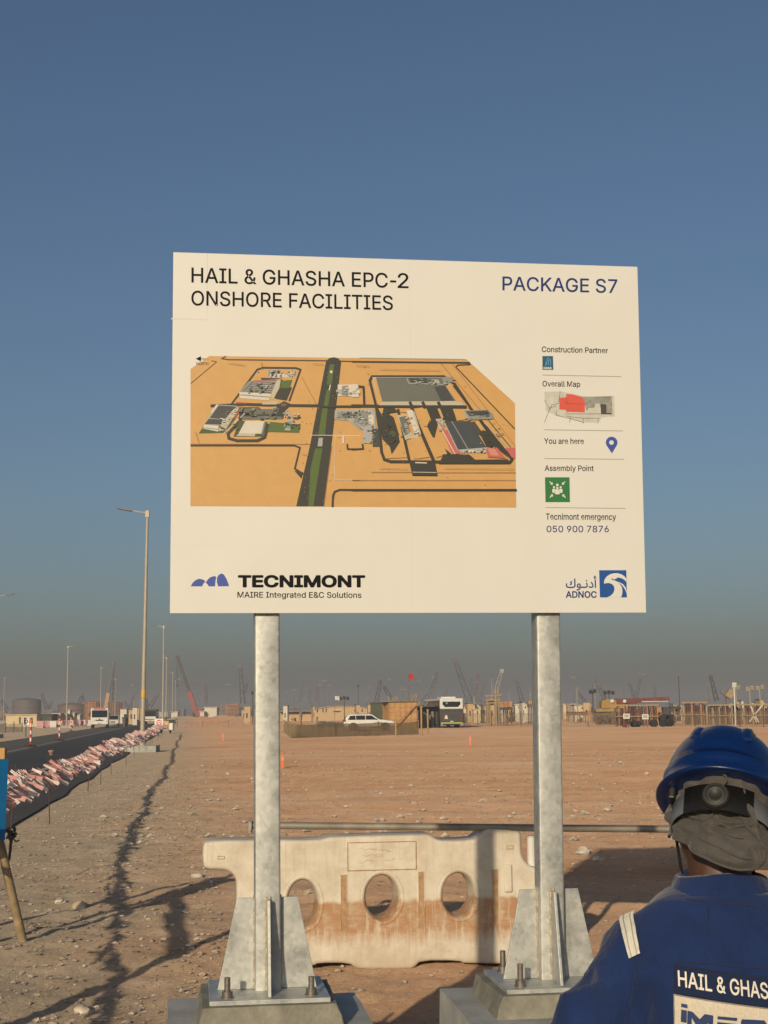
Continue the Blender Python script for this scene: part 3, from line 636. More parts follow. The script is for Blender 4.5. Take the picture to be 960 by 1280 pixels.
# ---- posts
def sn(u, v, n): return sp(u, v, n)
PN0, PN1 = -.035, -.135
foot_pts = []
for (uc, vb, ut, vt), (bx_,by_,tx_,ty_) in zip(post_info, POSTS):
    z0 = sp(uc, vb, -.085).z
    # vertical position of the base plate, world level
    def vv(z): return (z - SP.z)/SV.z
    b = MB(); hw = .052; ch = .009; rs = []
    for v in (vv(z0)+.006, SH-.03):
        ring = []; um = uc+(ut-uc)*(v-vb)/(vt-vb)
        for (cx_, cn_, a0) in ((hw-ch, PN0-ch, 0),(-(hw-ch), PN0-ch, 90),(-(hw-ch), PN1+ch, 180),(hw-ch, PN1+ch, 270)):
            for k in range(4):
                a = math.radians(a0+30*k); ring.append(sp(um+cx_+ch*math.cos(a), v, cn_+ch*math.sin(a)))
        rs.append(ring)
    b.rings(rs, 0, True)
    post = b.build('post', mt['galv'], sign, world=True)
    c0 = sp(uc, vv(z0), (PN0+PN1)/2); foot_pts.append(c0)
    U0 = Vector((SU.x,SU.y,0)).normalized(); N0 = Vector((SN.x,SN.y,0)).normalized()
    L = lambda a,n_,z: c0 + U0*a + N0*n_ + Vector((0,0,z)) + (SV-SV.dot(Vector((0,0,1)))*Vector((0,0,1)))*z
    b = MB(); 
    for a0_,a1_ in ((-.24,.24),): 
        vs = [L(a,n_,z) for a in (-.235,.235) for n_ in (-.235,.235) for z in (-.006,.012)]
        b.add(vs, [(0,1,3,2),(4,6,7,5),(0,4,5,1),(2,3,7,6),(0,2,6,4),(1,5,7,3)])
    b.build('base_plate', mt['galv'], post, .002, world=True)
    H_ = .372
    for sgn in (-1,1):
        b = MB(); pf = [(.0525,.0125),(.200,.0125),(.124,H_),(.0525,H_)]
        b.prism([(sgn*x,z) for x,z in pf], lambda u,v,d: L(u,d,v), -.006, .006); b.build('gusset', mt['galv'], post, .0015, world=True)
        b = MB(); pf = [(.0505,.0125),(.195,.0125),(.105,H_),(.0505,H_)]
        b.prism([(sgn*x,z) for x,z in pf], lambda u,v,d: L(d,u,v), -.006, .006); b.build('gusset', mt['galv'], post, .0015, world=True)
    b = MB()
    for sgn in (-1,1):
        for s2 in (-1,1):
            pts = [L(sgn*.053, s2*.0075, .014+H_*.985*k/24)+Vector((rnd.uniform(-.0008,.0008),)*3) for k in range(25)]; b.path(pts, .0045, 5); b.build('weld_seam', mt['weld'], post, world=True); b = MB()
            pts = [L(s2*.0075, sgn*.053, .014+H_*.985*k/24)+Vector((rnd.uniform(-.0008,.0008),)*3) for k in range(25)]; b.path(pts, .0045, 5); b.build('weld_seam', mt['weld'], post, world=True); b = MB()
    for a_ in (-.165,.165):
        for n_ in (-.165,.165):
            b = MB(); b.tube(L(a_,n_,.012), L(a_,n_,.088+rnd.uniform(-.01,.012)), .012, .012, 10)
            b.tube(L(a_,n_,.0125), L(a_,n_,.016), .026, .026, 14); b.tube(L(a_,n_,.016), L(a_,n_,.037), .021, .021, 6)
            b.build('anchor_bolt', mt['bolt'], post, world=True)
# ---- concrete footings
for i, c0 in enumerate(foot_pts):
    lab = ['concrete footing block with grout pad under the left sign post', 'concrete footing block with grout pad under the right sign post'][i]
    zt = c0.z-.006; ft = thing('concrete_footing', lab, 'footing', (c0.x,c0.y,0), math.atan2(SU.y,SU.x), 'footings under the sign posts')
    zg = zt-.085
    b = MB(); n = 7
    def slab(b, hw0, hw1, z0, z1, jit):
        rs = []
        for z, hw_ in ((z0,hw0),(z0+(z1-z0)*.5,(hw0+hw1)/2),(z1,hw1)):
            r_ = []
            for k in range(4):
                ax_, ay_ = ((-1,-1),(1,-1),(1,1),(-1,1))[k]; bx2, by2 = ((-1,-1),(1,-1),(1,1),(-1,1))[(k+1)%4]
                for t in range(n): 
                    f_ = t/n; r_.append((hw_*(ax_+(bx2-ax_)*f_)+rnd.uniform(-jit,jit), hw_*(ay_+(by2-ay_)*f_)+rnd.uniform(-jit,jit), z+rnd.uniform(-jit,jit)*.4*(1 if z!=z1 else .0)))
            rs.append(r_)
        b.rings(rs, 0, False)
    slab(b, .41, .40, -.03, zg, .004); b.build('block', mt['concrete'], ft, .012)
    b = MB(); slab(b, .285, .262, zg-.004, zt-.001, .006); b.build('grout_pad', mt['grout'], ft, .008)
# ================================================================== WATER-FILLED BARRIER
def barrier_mat():
    m, nt, b = new_mat('dusty barrier plastic'); v = coords(nt)
    sx = nt.nodes.new('ShaderNodeSeparateXYZ'); nt.links.new(v, sx.inputs[0])
    st = noise(nt, coords(nt,'Object',(26,26,2.2)), 1.0, 5, .7); n2 = noise(nt, v, 5, 6, .65); n3 = noise(nt, v, 1.6, 3)
    base = ramp(nt, n2, [(.3,(.50,.43,.32)),(.55,(.66,.60,.48)),(.8,(.74,.70,.60))])
    base = mix(nt, ramp(nt, noise(nt, coords(nt,'Object',(30,30,1.2)), 1.3, 4), [(.55,(0,0,0)),(.75,(.5,.5,.5))]), base, (.48,.36,.23))
    zz = _math(nt,'ADD', sx.outputs[2], _math(nt,'MULTIPLY', _math(nt,'SUBTRACT', n2, .5), .16))
    hi = ramp(nt, _maprange(nt, zz, .45, .48), [(0,(1,1,1)),(1,(0,0,0))])
    lo = ramp(nt, _maprange(nt, _math(nt,'ADD', sx.outputs[2], _math(nt,'MULTIPLY', st, .20)), .26, .37), [(0,(0,0,0)),(1,(1,1,1))])
    band = mix(nt, 1.0, hi, lo, 'MULTIPLY'); drip = ramp(nt, st, [(.33,(.15,.15,.15)),(.47,(1,1,1))])
    band = mix(nt, 1.0, band, drip, 'MULTIPLY'); band = mix(nt, 1.0, band, ramp(nt, noise(nt, coords(nt,'Object',(1,1,2)), 7, 7, .75), [(.34,(.45,.45,.45)),(.54,(1,1,1))]), 'MULTIPLY')
    scf = ramp(nt, noise(nt, coords(nt,'Object',(9,9,14)), 3.5, 7, .8), [(.60,(0,0,0)),(.66,(.8,.8,.8))]); base = mix(nt, scf, base, (.42,.31,.20))
    c = mix(nt, band, base, (.42,.23,.11))
    low = ramp(nt, _maprange(nt, _math(nt,'ADD', sx.outputs[2], _math(nt,'MULTIPLY', n2, .2)), .10, .30), [(0,(.55,.55,.55)),(1,(0,0,0))])
    c = mix(nt, low, c, (.46,.35,.24))
    nt.links.new(c, b.inputs['Base Color']); b.inputs['Roughness'].default_value = .65; bump(nt, b, n2, .12, .01); return m
mt['barrier'] = barrier_mat(); mt['barrier_groove'] = M('barrier dirt groove', (.40,.25,.13), .8, 0, .3, 20); mt['barrier_mark'] = M('faint moulded lettering', (.50,.42,.32), .8)
BU = Vector((0.991,0.134,0)).normalized(); BNn = Vector((BU.y,-BU.x,0))          # front normal, towards the camera
B0 = gnd(505, 1212); B0.z = 0
def bh(px, py, back=0.0):
    h = plane_hit(px, py, B0-BNn*back, BNn)-B0; return (h.dot(BU), h.z)
bt = thing('plastic_barrier', 'white dirt stained water filled barrier with three oval holes behind the sign posts', 'barrier', B0, math.atan2(BU.y,BU.x))
out = [(259,1051),(346,1050),(398,1050),(406,1048),(414,1046),(530,1043),(537,1043),(546,1049),(553,1051),(592,1050),(598,1046),(606,1038),(612,1036),(642,1036),(650,1039),(652,1047),(652,1066),(656,1076),(664,1083),(672,1085),(694,1085),(700,1090),(700,1196),(694,1205),(580,1205),(574,1201),(526,1201),(518,1210),(510,1212),(452,1212),(444,1210),(436,1204),(398,1204),(392,1208),(300,1210),(295,1204),(296,1106),(294,1096),(286,1089),(277,1087),(259,1087),(253.5,1082),(253.5,1056)]
DEP = .30; BEV = .024
cu = bpy.data.curves.new('b','CURVE'); cu.dimensions = '2D'; cu.fill_mode = 'BOTH'; cu.extrude = DEP/2-BEV; cu.bevel_depth = BEV; cu.bevel_resolution = 3; cu.offset = -BEV
def cspline(pts):
    s_ = cu.splines.new('POLY'); s_.points.add(len(pts)-1); s_.use_cyclic_u = True
    for p, q_ in zip(s_.points, pts): p.co = (q_[0], q_[1], 0, 1)
cspline(smooth([bh(*p) for p in out], 1))
HO = [(379,1130,18.5,29),(478,1122,20,27),(574,1119,19.5,26.5)]
for hx,hy,ra,rb in HO: cspline([bh(*p) for p in circ(hx,hy,ra+4,26,rb+4)])
tmp = bpy.data.objects.new('b', cu); COL.objects.link(tmp); dg = bpy.context.evaluated_depsgraph_get(); dg.update()
me = bpy.data.meshes.new_from_object(tmp.evaluated_get(dg)); bpy.data.objects.remove(tmp)
for v_ in me.vertices:
    x, y, z = v_.co; v_.co = (x, DEP/2 - z, y)
# the foot is wider than the top
for v_ in me.vertices:
    t = max(0, 1-v_.co.z/.30); yy = v_.co.y-DEP/2; v_.co.y = DEP/2 + yy*(1+.10*t)
me.materials.clear(); me.materials.append(mt['barrier']); me.name = 'body'
for p in me.polygons: p.use_smooth = True; p.material_index = 0
bo = bpy.data.objects.new('body', me); COL.objects.link(bo); bo.parent = bt
es = bo.modifiers.new('edge','EDGE_SPLIT'); es.split_angle = math.radians(40)
def lb(px, py): return bh(px, py)
# flared rims of the holes
for hx,hy,ra,rb in HO:
    b = MB(); n=36; R0 = [lb(*p) for p in circ(hx,hy,ra+7.5,n,rb+7.5)]; R1 = [lb(*p) for p in circ(hx,hy,ra+5,n,rb+5)]; R2 = [lb(*p) for p in circ(hx,hy,ra,n,rb)]
    b.rings([[(x,-.001,z) for x,z in R0],[(x,-.008,z) for x,z in R1],[(x,.012,z) for x,z in [lb(*p) for p in circ(hx,hy,ra+2,n,rb+2)]],[(x,.06,z) for x,z in R2],[(x,DEP-.02,z) for x,z in R2]], 0, True, caps=False)
    b.build('hole_rim', mt['barrier'], bo)
def frame(x0,y0,x1,y1,wd,proud,name,mat,fill=None):
    (a,c),(a2,c2) = lb(x0,y0), lb(x1,y1); b = MB()
    w_ = wd; z0,z1 = min(c,c2),max(c,c2)
    for q_ in ((a,a+w_,z0,z1),(a2-w_,a2,z0,z1),(a+w_,a2-w_,z0,z0+w_),(a+w_,a2-w_,z1-w_,z1)): b.bx(q_[0],q_[1],-proud,.004,q_[2],q_[3])
    if fill: b.bx(a+w_,a2-w_,-.0015,.004,z0+w_,z1-w_,1)
    return b.build(name, [mat, fill or mat], bo, .002)
frame(434,1053,521,1087,.006,.005,'name_panel',mt['barrier_groove'],mt['barrier'])
for (x0,y0,x1,y1) in ((425,1093,435,1177),(522,1089,532,1172),(614,1086,625,1168)): frame(x0,y0,x1,y1,.006,.006,'groove_panel',mt['barrier'],mt['barrier_groove'])
for (x0,y0,x1,y1) in ((633,1057,642,1061.5),(272,1070,281,1074)): frame(x0,y0,x1,y1,.004,.004,'slot',mt['barrier_groove'],mt['barrier'])
(a,c),(a2,c2) = lb(629,1080), lb(640,1115); b = MB(); b.bx(a,a2,-.022,.003,c2,c); b.build('grip_rib', mt['barrier'], bo, .012, 3)
vs, fs = text_geo('MADE IN U.A.E'); (a,c),(a2,c2) = lb(438,1192), lb(528,1181); b = MB(); x0_,x1_ = vs[:,0].min(), vs[:,0].max()
b.add([(a+(a2-a)*(x-x0_)/(x1_-x0_), -.0022, c+(c2-c)*y/CAPH) for x,y in vs], fs); b.build('moulded_lettering', mt['barrier_mark'], bo)
for pts in ([(447,1062),(452,1059),(456,1064),(461,1060),(468,1063),(474,1061)],[(450,1068),(458,1071),(466,1067),(472,1072),(482,1068)],[(446,1076),(452,1080),(460,1074),(464,1079),(470,1075)],[(470,1064),(480,1062),(492,1065)],[(478,1074),(486,1076),(497,1073)],[(449,1083),(456,1081)]):
    b = MB(); P3 = [Vector((lb(*p)[0], -.0024, lb(*p)[1])) for p in smooth(pts,2,True)[:-3]]
    for p, q_ in zip(P3[:-1],P3[1:]):
        if (q_-p).length < .06: b.beam(p,q_,.001,.0022)
    b.build('pencil_stroke', mt['barrier_groove'], bo)
(a,c),(a2,c2) = lb(665,1086), lb(677,1047); b = MB(); b.tube((a+.035,.16,c-.02),(a+.035,.16,c2),.032,.030,14); b.tube((a+.035,.16,c-.004),(a+.035,.16,c+.02),.05,.05,14); b.build('coupling_pin', mt['white_paint'], bt, .004)

# ================================================================== SCAFFOLD RAIL behind the barrier
pa, pb = atD(311,1031.5,10.35), atD(835,1036.4,10.32)
d_ = (pb-pa); pe = pa + d_*1.45
mt['tube'] = M('scaffold tube', (.24,.215,.17), .6, .3, .25, 6, .2, 30)
rl = thing('scaffold_rail', 'long scaffold tube rail running just behind the white barrier', 'rail', (pa.x,pa.y,0))
b = MB(); b.tube(pa, pe, .0255, .0255, 14); b.build('rail_tube', mt['tube'], rl, world=True)
for f_ in (.05,.735,1.40):
    p = pa+d_*f_; b = MB(); b.tube((p.x,p.y+.052,-.05),(p.x,p.y+.052,p.z+.08 if f_<1.2 else p.z+.05),.024,.024,12); 
    if f_ < .5: b = MB(); b.tube((p.x,p.y+.052,-.05),(p.x,p.y+.052,p.z+.0),.024,.024,12)
    b.build('upright', mt['tube'], rl, world=True)
    b = MB(); b.box((p.x,p.y+.026,p.z),(.07,.11,.07)); b.build('coupler', mt['bolt'], rl, .008, world=True)
b = MB(); p = pa; b.box((p.x+.012,p.y-.02,p.z-.012),(.03,.05,.09)); b.tube((p.x+.012,p.y-.06,p.z-.03),(p.x+.012,p.y+.02,p.z-.03),.012,.012,8); b.build('end_clamp', mt['bolt'], rl, .004, world=True)

# ================================================================== BLUE BOARD ON TIMBER LEGS at the left edge, with a rail to a post outside the frame
ap = Vector((-2.93,11.05,1.02)); f1 = gnd(30,1178)
eb = thing('board_stand', 'bright blue board on leaning timber legs at the left edge of the photo', 'board', (f1.x,f1.y,0))
b = MB(); b.tube((f1.x,f1.y,-.03),(ap.x-.14,ap.y-.02,ap.z+.42),.036,.032,9); b.build('leg', mt['timber'], eb, world=True)
b = MB(); b.tube((ap.x-.62,ap.y-1.0,-.03),(ap.x-.16,ap.y-.10,ap.z+.40),.032,.03,9); b.build('leg', mt['timber'], eb, world=True)
b = MB(); b.tube((ap.x-.75,ap.y+.75,-.03),(ap.x-.2,ap.y-.02,ap.z+.36),.03,.03,9); b.build('leg', mt['timber'], eb, world=True)
dd = Vector((-.67,-.742,0)); nn = Vector((.742,-.67,0)); p0 = Vector((gx(8.5,11.0),11.0,0))
b = MB(); b.prism([(0,.83),(.5,.83),(.5,1.43),(0,1.43)], lambda u,v,d: p0+dd*(u+ (v-.83)*-.02)+nn*d+Vector((0,0,v)), 0, .02); b.build('panel', mt['board_blue'], eb, .002, world=True)
b = MB(); b.box(p0+Vector((-.05,0,1.47)),(.10,.06,.085)); b.build('timber_cap', mt['timber_warm'], eb, .004, world=True)
b = MB()
for k in range(18):
    a = rnd.uniform(0,6.28); c_ = Vector((f1.x-.115,f1.y-.01,.84)); b.tube(c_+Vector((math.cos(a)*.035,math.sin(a)*.035,rnd.uniform(-.05,.05))), c_+Vector((math.cos(a+1.9)*.04,math.sin(a+1.9)*.04,rnd.uniform(-.06,.05))), .007,.007,5)
b.path([c_+Vector((0,0,-.03)),c_+Vector((.03,.02,-.07)),c_+Vector((.06,.0,-.06))],.006,5); b.path([c_+Vector((0,0,-.05)),c_+Vector((-.02,.02,-.2)),c_+Vector((-.05,0,-.28))],.012,5)
b.build('rope_knot', mt['rope'], eb, world=True)
# post with a cross rail just outside the frame; only its shadow is in the picture
tp = thing('timber_post', 'timber post with a cross rail outside the frame beside the blue board stand', 'post', (-2.62,7.0,0))
b = MB(); b.tube((-2.62,7.0,-.1),(-2.62,7.0,1.46),.065,.055,10); b.build('upright', mt['timber'], tp, world=True)
b = MB(); b.tube((-2.60,6.9,1.12),(-2.99,10.5,1.0),.055,.05,8); b.build('cross_rail', mt['timber'], tp, world=True)

# ================================================================== PENNANT BUNTING along the road
def rod_at(px, py): g = gnd(px, py); return (g.x, g.y)
rods = [(-2.62,5.0),(-3.45,9.6),(-4.25,13.9)]+[rod_at(62,1030),rod_at(110,990),rod_at(126,981),rod_at(139,968)]
y = rods[-1][1]+7
while y < 128: rods.append((RK*y-2.15+rnd.uniform(-.15,.1), y)); y += 8.5+rnd.uniform(-1.5,1.5)
rods.insert(3, (rods[2][0]*.45+rods[3][0]*.55-.05, rods[2][1]*.45+rods[3][1]*.55))
rods.sort(key=lambda r: r[1])
RH = [1.12+rnd.uniform(-.04,.05) for _ in rods]
b = MB(); b.tube((0,0,-.1),(0,0,1.12),.0085,.0085,6)
rod0 = None
places = ['first', 'second', 'third']
for i, (x, y) in enumerate(rods):
    if rod0 is None: rod0 = b.build('steel_rod', mt['rod']); o = rod0
    else: o = rod0.copy(); COL.objects.link(o)
    o.location = (x,y,float(ground_h(x,y))); o.rotation_euler = (rnd.uniform(-.05,.05),rnd.uniform(-.05,.05),0); tag(o, 'thin rusty steel rod holding up the pink and white pennants', 'rod', 'rods holding the pennant strings')
r3 = min(rods, key=lambda r: abs(r[1]-23.5)); b = MB(); b.lathe((r3[0],r3[1],1.10),[(.0,0),(.032,.005),(.036,.05),(.05,.06),(.05,.085),(.0,.09)],10)
cp = b.build('cap', mt['timber'], None, loc=(r3[0],r3[1],1.10)); tag(cp,'small pale cap stuck on a rod among the pennants','cap')
bunt = thing('pennant_bunting', 'strings of faded pink and white pennants strung along the road verge', 'bunting', (rods[0][0],rods[0][1],0))
rope = MB(); flags = []
for i in range(len(rods)-1):
    (x0,y0),(x1,y1) = rods[i], rods[i+1]; Ln = math.hypot(x1-x0,y1-y0)
    for row, hz in enumerate((1.06,.99,.92)):
        sag = rnd.uniform(.03,.12)*min(1,Ln/8); pts = []
        m_ = 10
        for k in range(m_+1):
            t = k/m_; z = (RH[i]*(1-t)+RH[i+1]*t)-1.12+hz-sag*4*t*(1-t); pts.append(Vector((x0+(x1-x0)*t+.05*4*t*(1-t)+.11*row, y0+(y1-y0)*t, z)))
        rope.path(pts, .004, 4)
        nf = max(3,int(Ln/.20)); dens = 1.0
        for k in range(nf):
            if rnd.random() > dens*.74: continue
            t = (k+.5+rnd.uniform(-.3,.3))/nf; z = (RH[i]*(1-t)+RH[i+1]*t)-1.12+hz-sag*4*t*(1-t)
            flags.append((Vector((x0+(x1-x0)*t+.05*4*t*(1-t)+.11*row, y0+(y1-y0)*t, z)), (rnd.random()<.45), Vector((x1-x0,y1-y0,0)).normalized()))
rope.build('rope', mt['rope'], bunt, world=True)
def flag_geo(b, p, d, m, s=1.0):
    wind = Vector((.38+rnd.uniform(-.12,.12),-.12+rnd.uniform(-.16,.16),-.24+rnd.uniform(-.09,.09))).normalized(); L = .25*s*rnd.uniform(.75,1.15); hw_ = .021*s
    side = Matrix.Rotation(rnd.gauss(-.9,.8),3,wind) @ (d-wind*d.dot(wind)).normalized(); cv = wind.cross(side).normalized()*rnd.uniform(-.05,.05)
    a, c = p-side*hw_*.8, p+side*hw_*.8; mid0, mid1 = p+wind*L*.45+cv-side*hw_, p+wind*L*.45+cv+side*hw_; tip = p+wind*L+Vector((0,0,rnd.uniform(-.03,.03)))
    b.add([a,c,mid1,mid0,tip-side*.03,tip+side*.03], [(0,1,2,3),(3,2,5,4)], m, True)
vis = sorted([i for i,(p,_,_) in enumerate(flags) if p.y > 14 and abs(p.x/p.y) < .268], key=lambda i: flags[i][0].y)[:100]
vs_ = set(vis); big = MB()
for i,(p,red,d) in enumerate(flags):
    if i in vs_:
        b = MB(); flag_geo(b, p, d, 0); o = b.build('pennant', mt['flag_pink'] if red else mt['flag_white'], bunt, world=True)
    else: flag_geo(big, p, d, 0 if red else 1)
o = big.build('pennants', [mt['flag_pink'], mt['flag_white']], bunt, world=True); o['kind'] = 'stuff'
# ================================================================== LOOSE ROCKS one can pick out
def rock(px, py, size, label, mat='stone_grey', D=None):
    g = gnd(px,py); r = np.random.default_rng(int(px*7+py)); bm = bmesh.new(); bmesh.ops.create_icosphere(bm, subdivisions=2, radius=size)
    for v_ in bm.verts:
        n_ = vnoise(np.array([v_.co.x/size*1.3+px]),np.array([v_.co.y/size*1.3+v_.co.z/size*1.7+py]),5)[0]
        v_.co *= .65+.7*n_; v_.co.z *= .62
    m_ = bpy.data.meshes.new('rock'); bm.to_mesh(m_); bm.free(); m_.materials.append(mt[mat])
    o = bpy.data.objects.new('rock', m_); COL.objects.link(o); o.location = (g.x,g.y,size*.2+float(ground_h(g.x,g.y))); o.rotation_euler = (0,0,r.uniform(0,6)); tag(o, label, 'rock')
rock(727,1067,.11,'pale lumpy rock on the sand to the right of the right post')
rock(747,1075,.07,'small stone next to the pale rock by the right post')
rock(384,1120,.06,'dark stone seen through the left hole of the white barrier','gravel')
rock(75,1128,.05,'pale stone on the gravel above the thin leg shadow')
rock(222,1261,.05,'pale stone beside the concrete footing of the left post')
rock(103,1260,.055,'round pale stone in the sand at bottom left')
rock(98,1133,.07,'dusty clod on the gravel between leg and long shadow','gravel')
rock(246,1098,.06,'pale stone just left of the barrier tab')
# ================================================================== MAN IN BLUE COVERALL
mt['skin'] = M('dark brown skin', (.075,.032,.018), .5, 0, .15, 12)
mt['hair'] = M('black hair', (.012,.01,.009), .8)
def cloth_mat(name, col, amt=.35, sc=7, weave=420, st=.35):
    m, nt, b = new_mat(name); v = coords(nt)
    n1 = noise(nt, coords(nt,'Object',(1,1,.45)), sc, 5, .6); n2 = noise(nt, v, weave, 2)
    c = ramp(nt, n1, [(.25,tuple(x*(1-amt*.5) for x in col)),(.75,tuple(x*(1+amt*.5) for x in col))])
    c = mix(nt, .5, c, ramp(nt, n2, [(.3,(.75,.75,.75)),(.7,(1.2,1.2,1.2))]), 'MULTIPLY')
    nt.links.new(c, b.inputs['Base Color']); b.inputs['Roughness'].default_value = .9; b.inputs['Specular IOR Level'].default_value = .2
    b.inputs['Sheen Weight'].default_value = .15
    h = _math(nt,'ADD', n1, _math(nt,'MULTIPLY', n2, .02)); bump(nt, b, h, st, .02); return m
mt['coverall'] = cloth_mat('navy coverall cloth', (.010,.026,.094), .75, 9, 420, .85)
mt['coverall_dark'] = cloth_mat('dark navy patch cloth', (.012,.022,.062), .1)
mt['flap'] = cloth_mat('grey cotton neck cloth', (.085,.078,.072), .3, 16, 300, .5)
mt['helmet'] = M('blue helmet shell', (.001,.017,.095), .32, 0, .06, 3, dirt=(.015,.03,.10), dscale=9, damt=.12)
mt['thread_white'] = M('white embroidery', (.72,.68,.58), .8); mt['patch_white'] = cloth_mat('cream badge cloth', (.60,.54,.43), .08, 9, 300, .1)
mt['reflective'] = M('reflective tape', (.72,.69,.58), .4, 0, .12, 60, .3, 120); mt['tape_line'] = M('tape stitching', (.38,.36,.30), .7)
mt['badge_ink'] = M('badge navy ink', (.010,.030,.115), .7, 0, .1, 20)
mt['strap_grey'] = M('grey suspension strap', (.17,.18,.19), .5); mt['strap_black'] = M('black ratchet strap', (.014,.013,.011), .30, 0, .2, 9); mt['knob'] = M('ratchet knob', (.022,.021,.018), .55, 0, .2, 14)
MX, MY = .548, 2.42
man = thing('person', 'person in navy coverall and blue hard hat seen from behind at bottom right', 'person', (MX,MY,0))
def remesh(name, b, mat, parent, voxel, it=6, disp=None, fac=.5):
    me_ = bpy.data.meshes.new('tmp'); me_.from_pydata(b.v, [], b.f)
    bm = bmesh.new(); bm.from_mesh(me_); bmesh.ops.remove_doubles(bm, verts=bm.verts, dist=1e-5); bmesh.ops.recalc_face_normals(bm, faces=bm.faces); bm.to_mesh(me_); bm.free()
    o = bpy.data.objects.new('tmp', me_); COL.objects.link(o)
    r = o.modifiers.new('r','REMESH'); r.mode = 'VOXEL'; r.voxel_size = voxel
    s = o.modifiers.new('s','SMOOTH'); s.iterations = it; s.factor = fac
    dg = bpy.context.evaluated_depsgraph_get(); dg.update()
    m2 = bpy.data.meshes.new_from_object(o.evaluated_get(dg)); bpy.data.objects.remove(o)
    if disp:
        n_ = len(m2.vertices); co = np.empty(n_*3); m2.vertices.foreach_get('co', co); no = np.empty(n_*3); m2.vertices.foreach_get('normal', no)
        co = co.reshape(-1,3); no = no.reshape(-1,3); co += no*disp(co)[:,None]; m2.vertices.foreach_set('co', co.ravel()); m2.update()
    for p in m2.polygons: p.use_smooth = True
    m2.materials.clear(); m2.materials.append(mat); m2.name = name
    o = bpy.data.objects.new(name, m2); COL.objects.link(o); o.parent = parent; return o
def ell(cx_,cy_,z,rx,ry,n=28,e=2.3):
    o = []
    for i in range(n):
        t = 2*math.pi*i/n; c,s = math.cos(t), math.sin(t)
        o.append((cx_+rx*math.copysign(abs(c)**(2/e),c), cy_+ry*math.copysign(abs(s)**(2/e),s), z))
    return o
def cap(b, a, c, r0, r1, n=14):
    a, c = Vector(a), Vector(c); q = (c-a).to_track_quat('Z','Y').to_matrix(); L = (c-a).length; prof = []
    for k in range(5): t = -math.pi/2+math.pi/2*k/4; prof.append((max(.0005,r0*math.cos(t)), r0*math.sin(t)))
    for k in range(5): t = math.pi/2*k/4; prof.append((max(.0005,r1*math.cos(t)), L+r1*math.sin(t)))
    b.lathe(a, prof, n, 0, q)
SHD = [(-.135,-.01,1.343),(.135,-.01,1.343)]; ELB = [(-.312,.02,1.078),(.312,.02,1.078)]; WRI = [(-.14,.26,1.05),(.12,.27,1.08)]
# body: one continuous figure
b = MB()
b.rings([ell(0,0,z,rx,ry) for z,rx,ry in ((.90,.13,.09),(.99,.145,.10),(1.12,.135,.095),(1.25,.155,.105),(1.36,.15,.09),(1.42,.09,.07))])
cap(b,(0,.0,1.38),(0,.03,1.53),.056,.051)
Rt = Matrix.Rotation(math.radians(-14),3,'X'); hc = Vector((0,.045,1.57))
hd = []
for z,rx,yf,yb in ((-.115,.030,.075,.02),(-.095,.048,.088,-.035),(-.06,.062,.094,-.075),(-.02,.070,.094,-.092),(.02,.074,.096,-.098),(.06,.072,.090,-.094),(.09,.058,.07,-.075),(.112,.03,.035,-.04),(.12,.004,.004,-.004)):
    ring = []
    for i in range(24):
        t = 2*math.pi*i/24; c,s = math.cos(t), math.sin(t); yy = s*(yf if s>0 else -yb); ring.append(hc+Rt@(Vector((rx*c, yy, z))*.9))
    hd.append(ring)
b.rings(hd)
cap(b, hc+Rt@Vector((0,.084,.011)), hc+Rt@Vector((0,.103,-.025)), .009,.014,10)          # nose
for s in (-1,1):
    b.lathe(hc+Rt@Vector((s*.068,-.005,-.01)), [(.001,-.006),(.018,-.005),(.021,0),(.018,.005),(.001,.006)], 12, 0, Rt@Matrix.Rotation(math.radians(90),3,'Y'))
    S_, E_, W_ = SHD[s>0], ELB[s>0], WRI[s>0]
    cap(b,S_,E_,.050,.042); cap(b,E_,W_,.041,.028)
    cap(b,(s*.08,.0,.92),(s*.095,.02,.60),.072,.052); cap(b,(s*.095,.02,.60),(s*.10,-.01,.32),.050,.036); cap(b,(s*.10,-.04,.282),(s*.11,.12,.275),.036,.032)
    W = Vector(W_); fd = Vector((-s*.55,.80,-.12)).normalized(); sd = Vector((0,0,1)); pn = fd.cross(sd).normalized()
    cap(b, W, W+fd*.05, .030,.034); 
    for k in range(4):
        r0 = W+fd*.07+sd*(.030-.020*k); k1 = r0+fd*(.040,.046,.043,.034)[k]+pn*(.008*s); k2 = k1+(fd*.6+pn*s*.8).normalized()*.026; k3 = k2+(fd*.05+pn*s).normalized()*.020
        cap(b,W+fd*.03+sd*(.022-.014*k),r0,.0125,.0095,10); cap(b,r0,k1,.0095,.0085,10); cap(b,k1,k2,.0085,.0078,10); cap(b,k2,k3,.0078,.007,10)
    t0 = W+fd*.015+sd*.026; t1 = t0+(fd*.6+sd*.7+pn*s*.3).normalized()*.040; t2 = t1+(fd*.8+pn*s*.5).normalized()*.030; cap(b,t0,t1,.013,.0105,10); cap(b,t1,t2,.0105,.0085,10)
bodyo = remesh('body', b, mt['skin'], man, .0062, 3)
b = MB()
for s in (-1,1):
    c_ = hc+Rt@Vector((s*.027,.080,.016)); b.lathe(c_, [(.001,-.012),(.011,-.006),(.0125,0),(.011,.006),(.001,.012)], 12)
b.build('eyes', M('eye white', (.6,.57,.5), .3), man)
b = MB(); b.box(hc+Rt@Vector((0,.086,-.05)),(.046,.012,.009)); b.build('lips', M('lips', (.14,.05,.04), .5), man, .004)
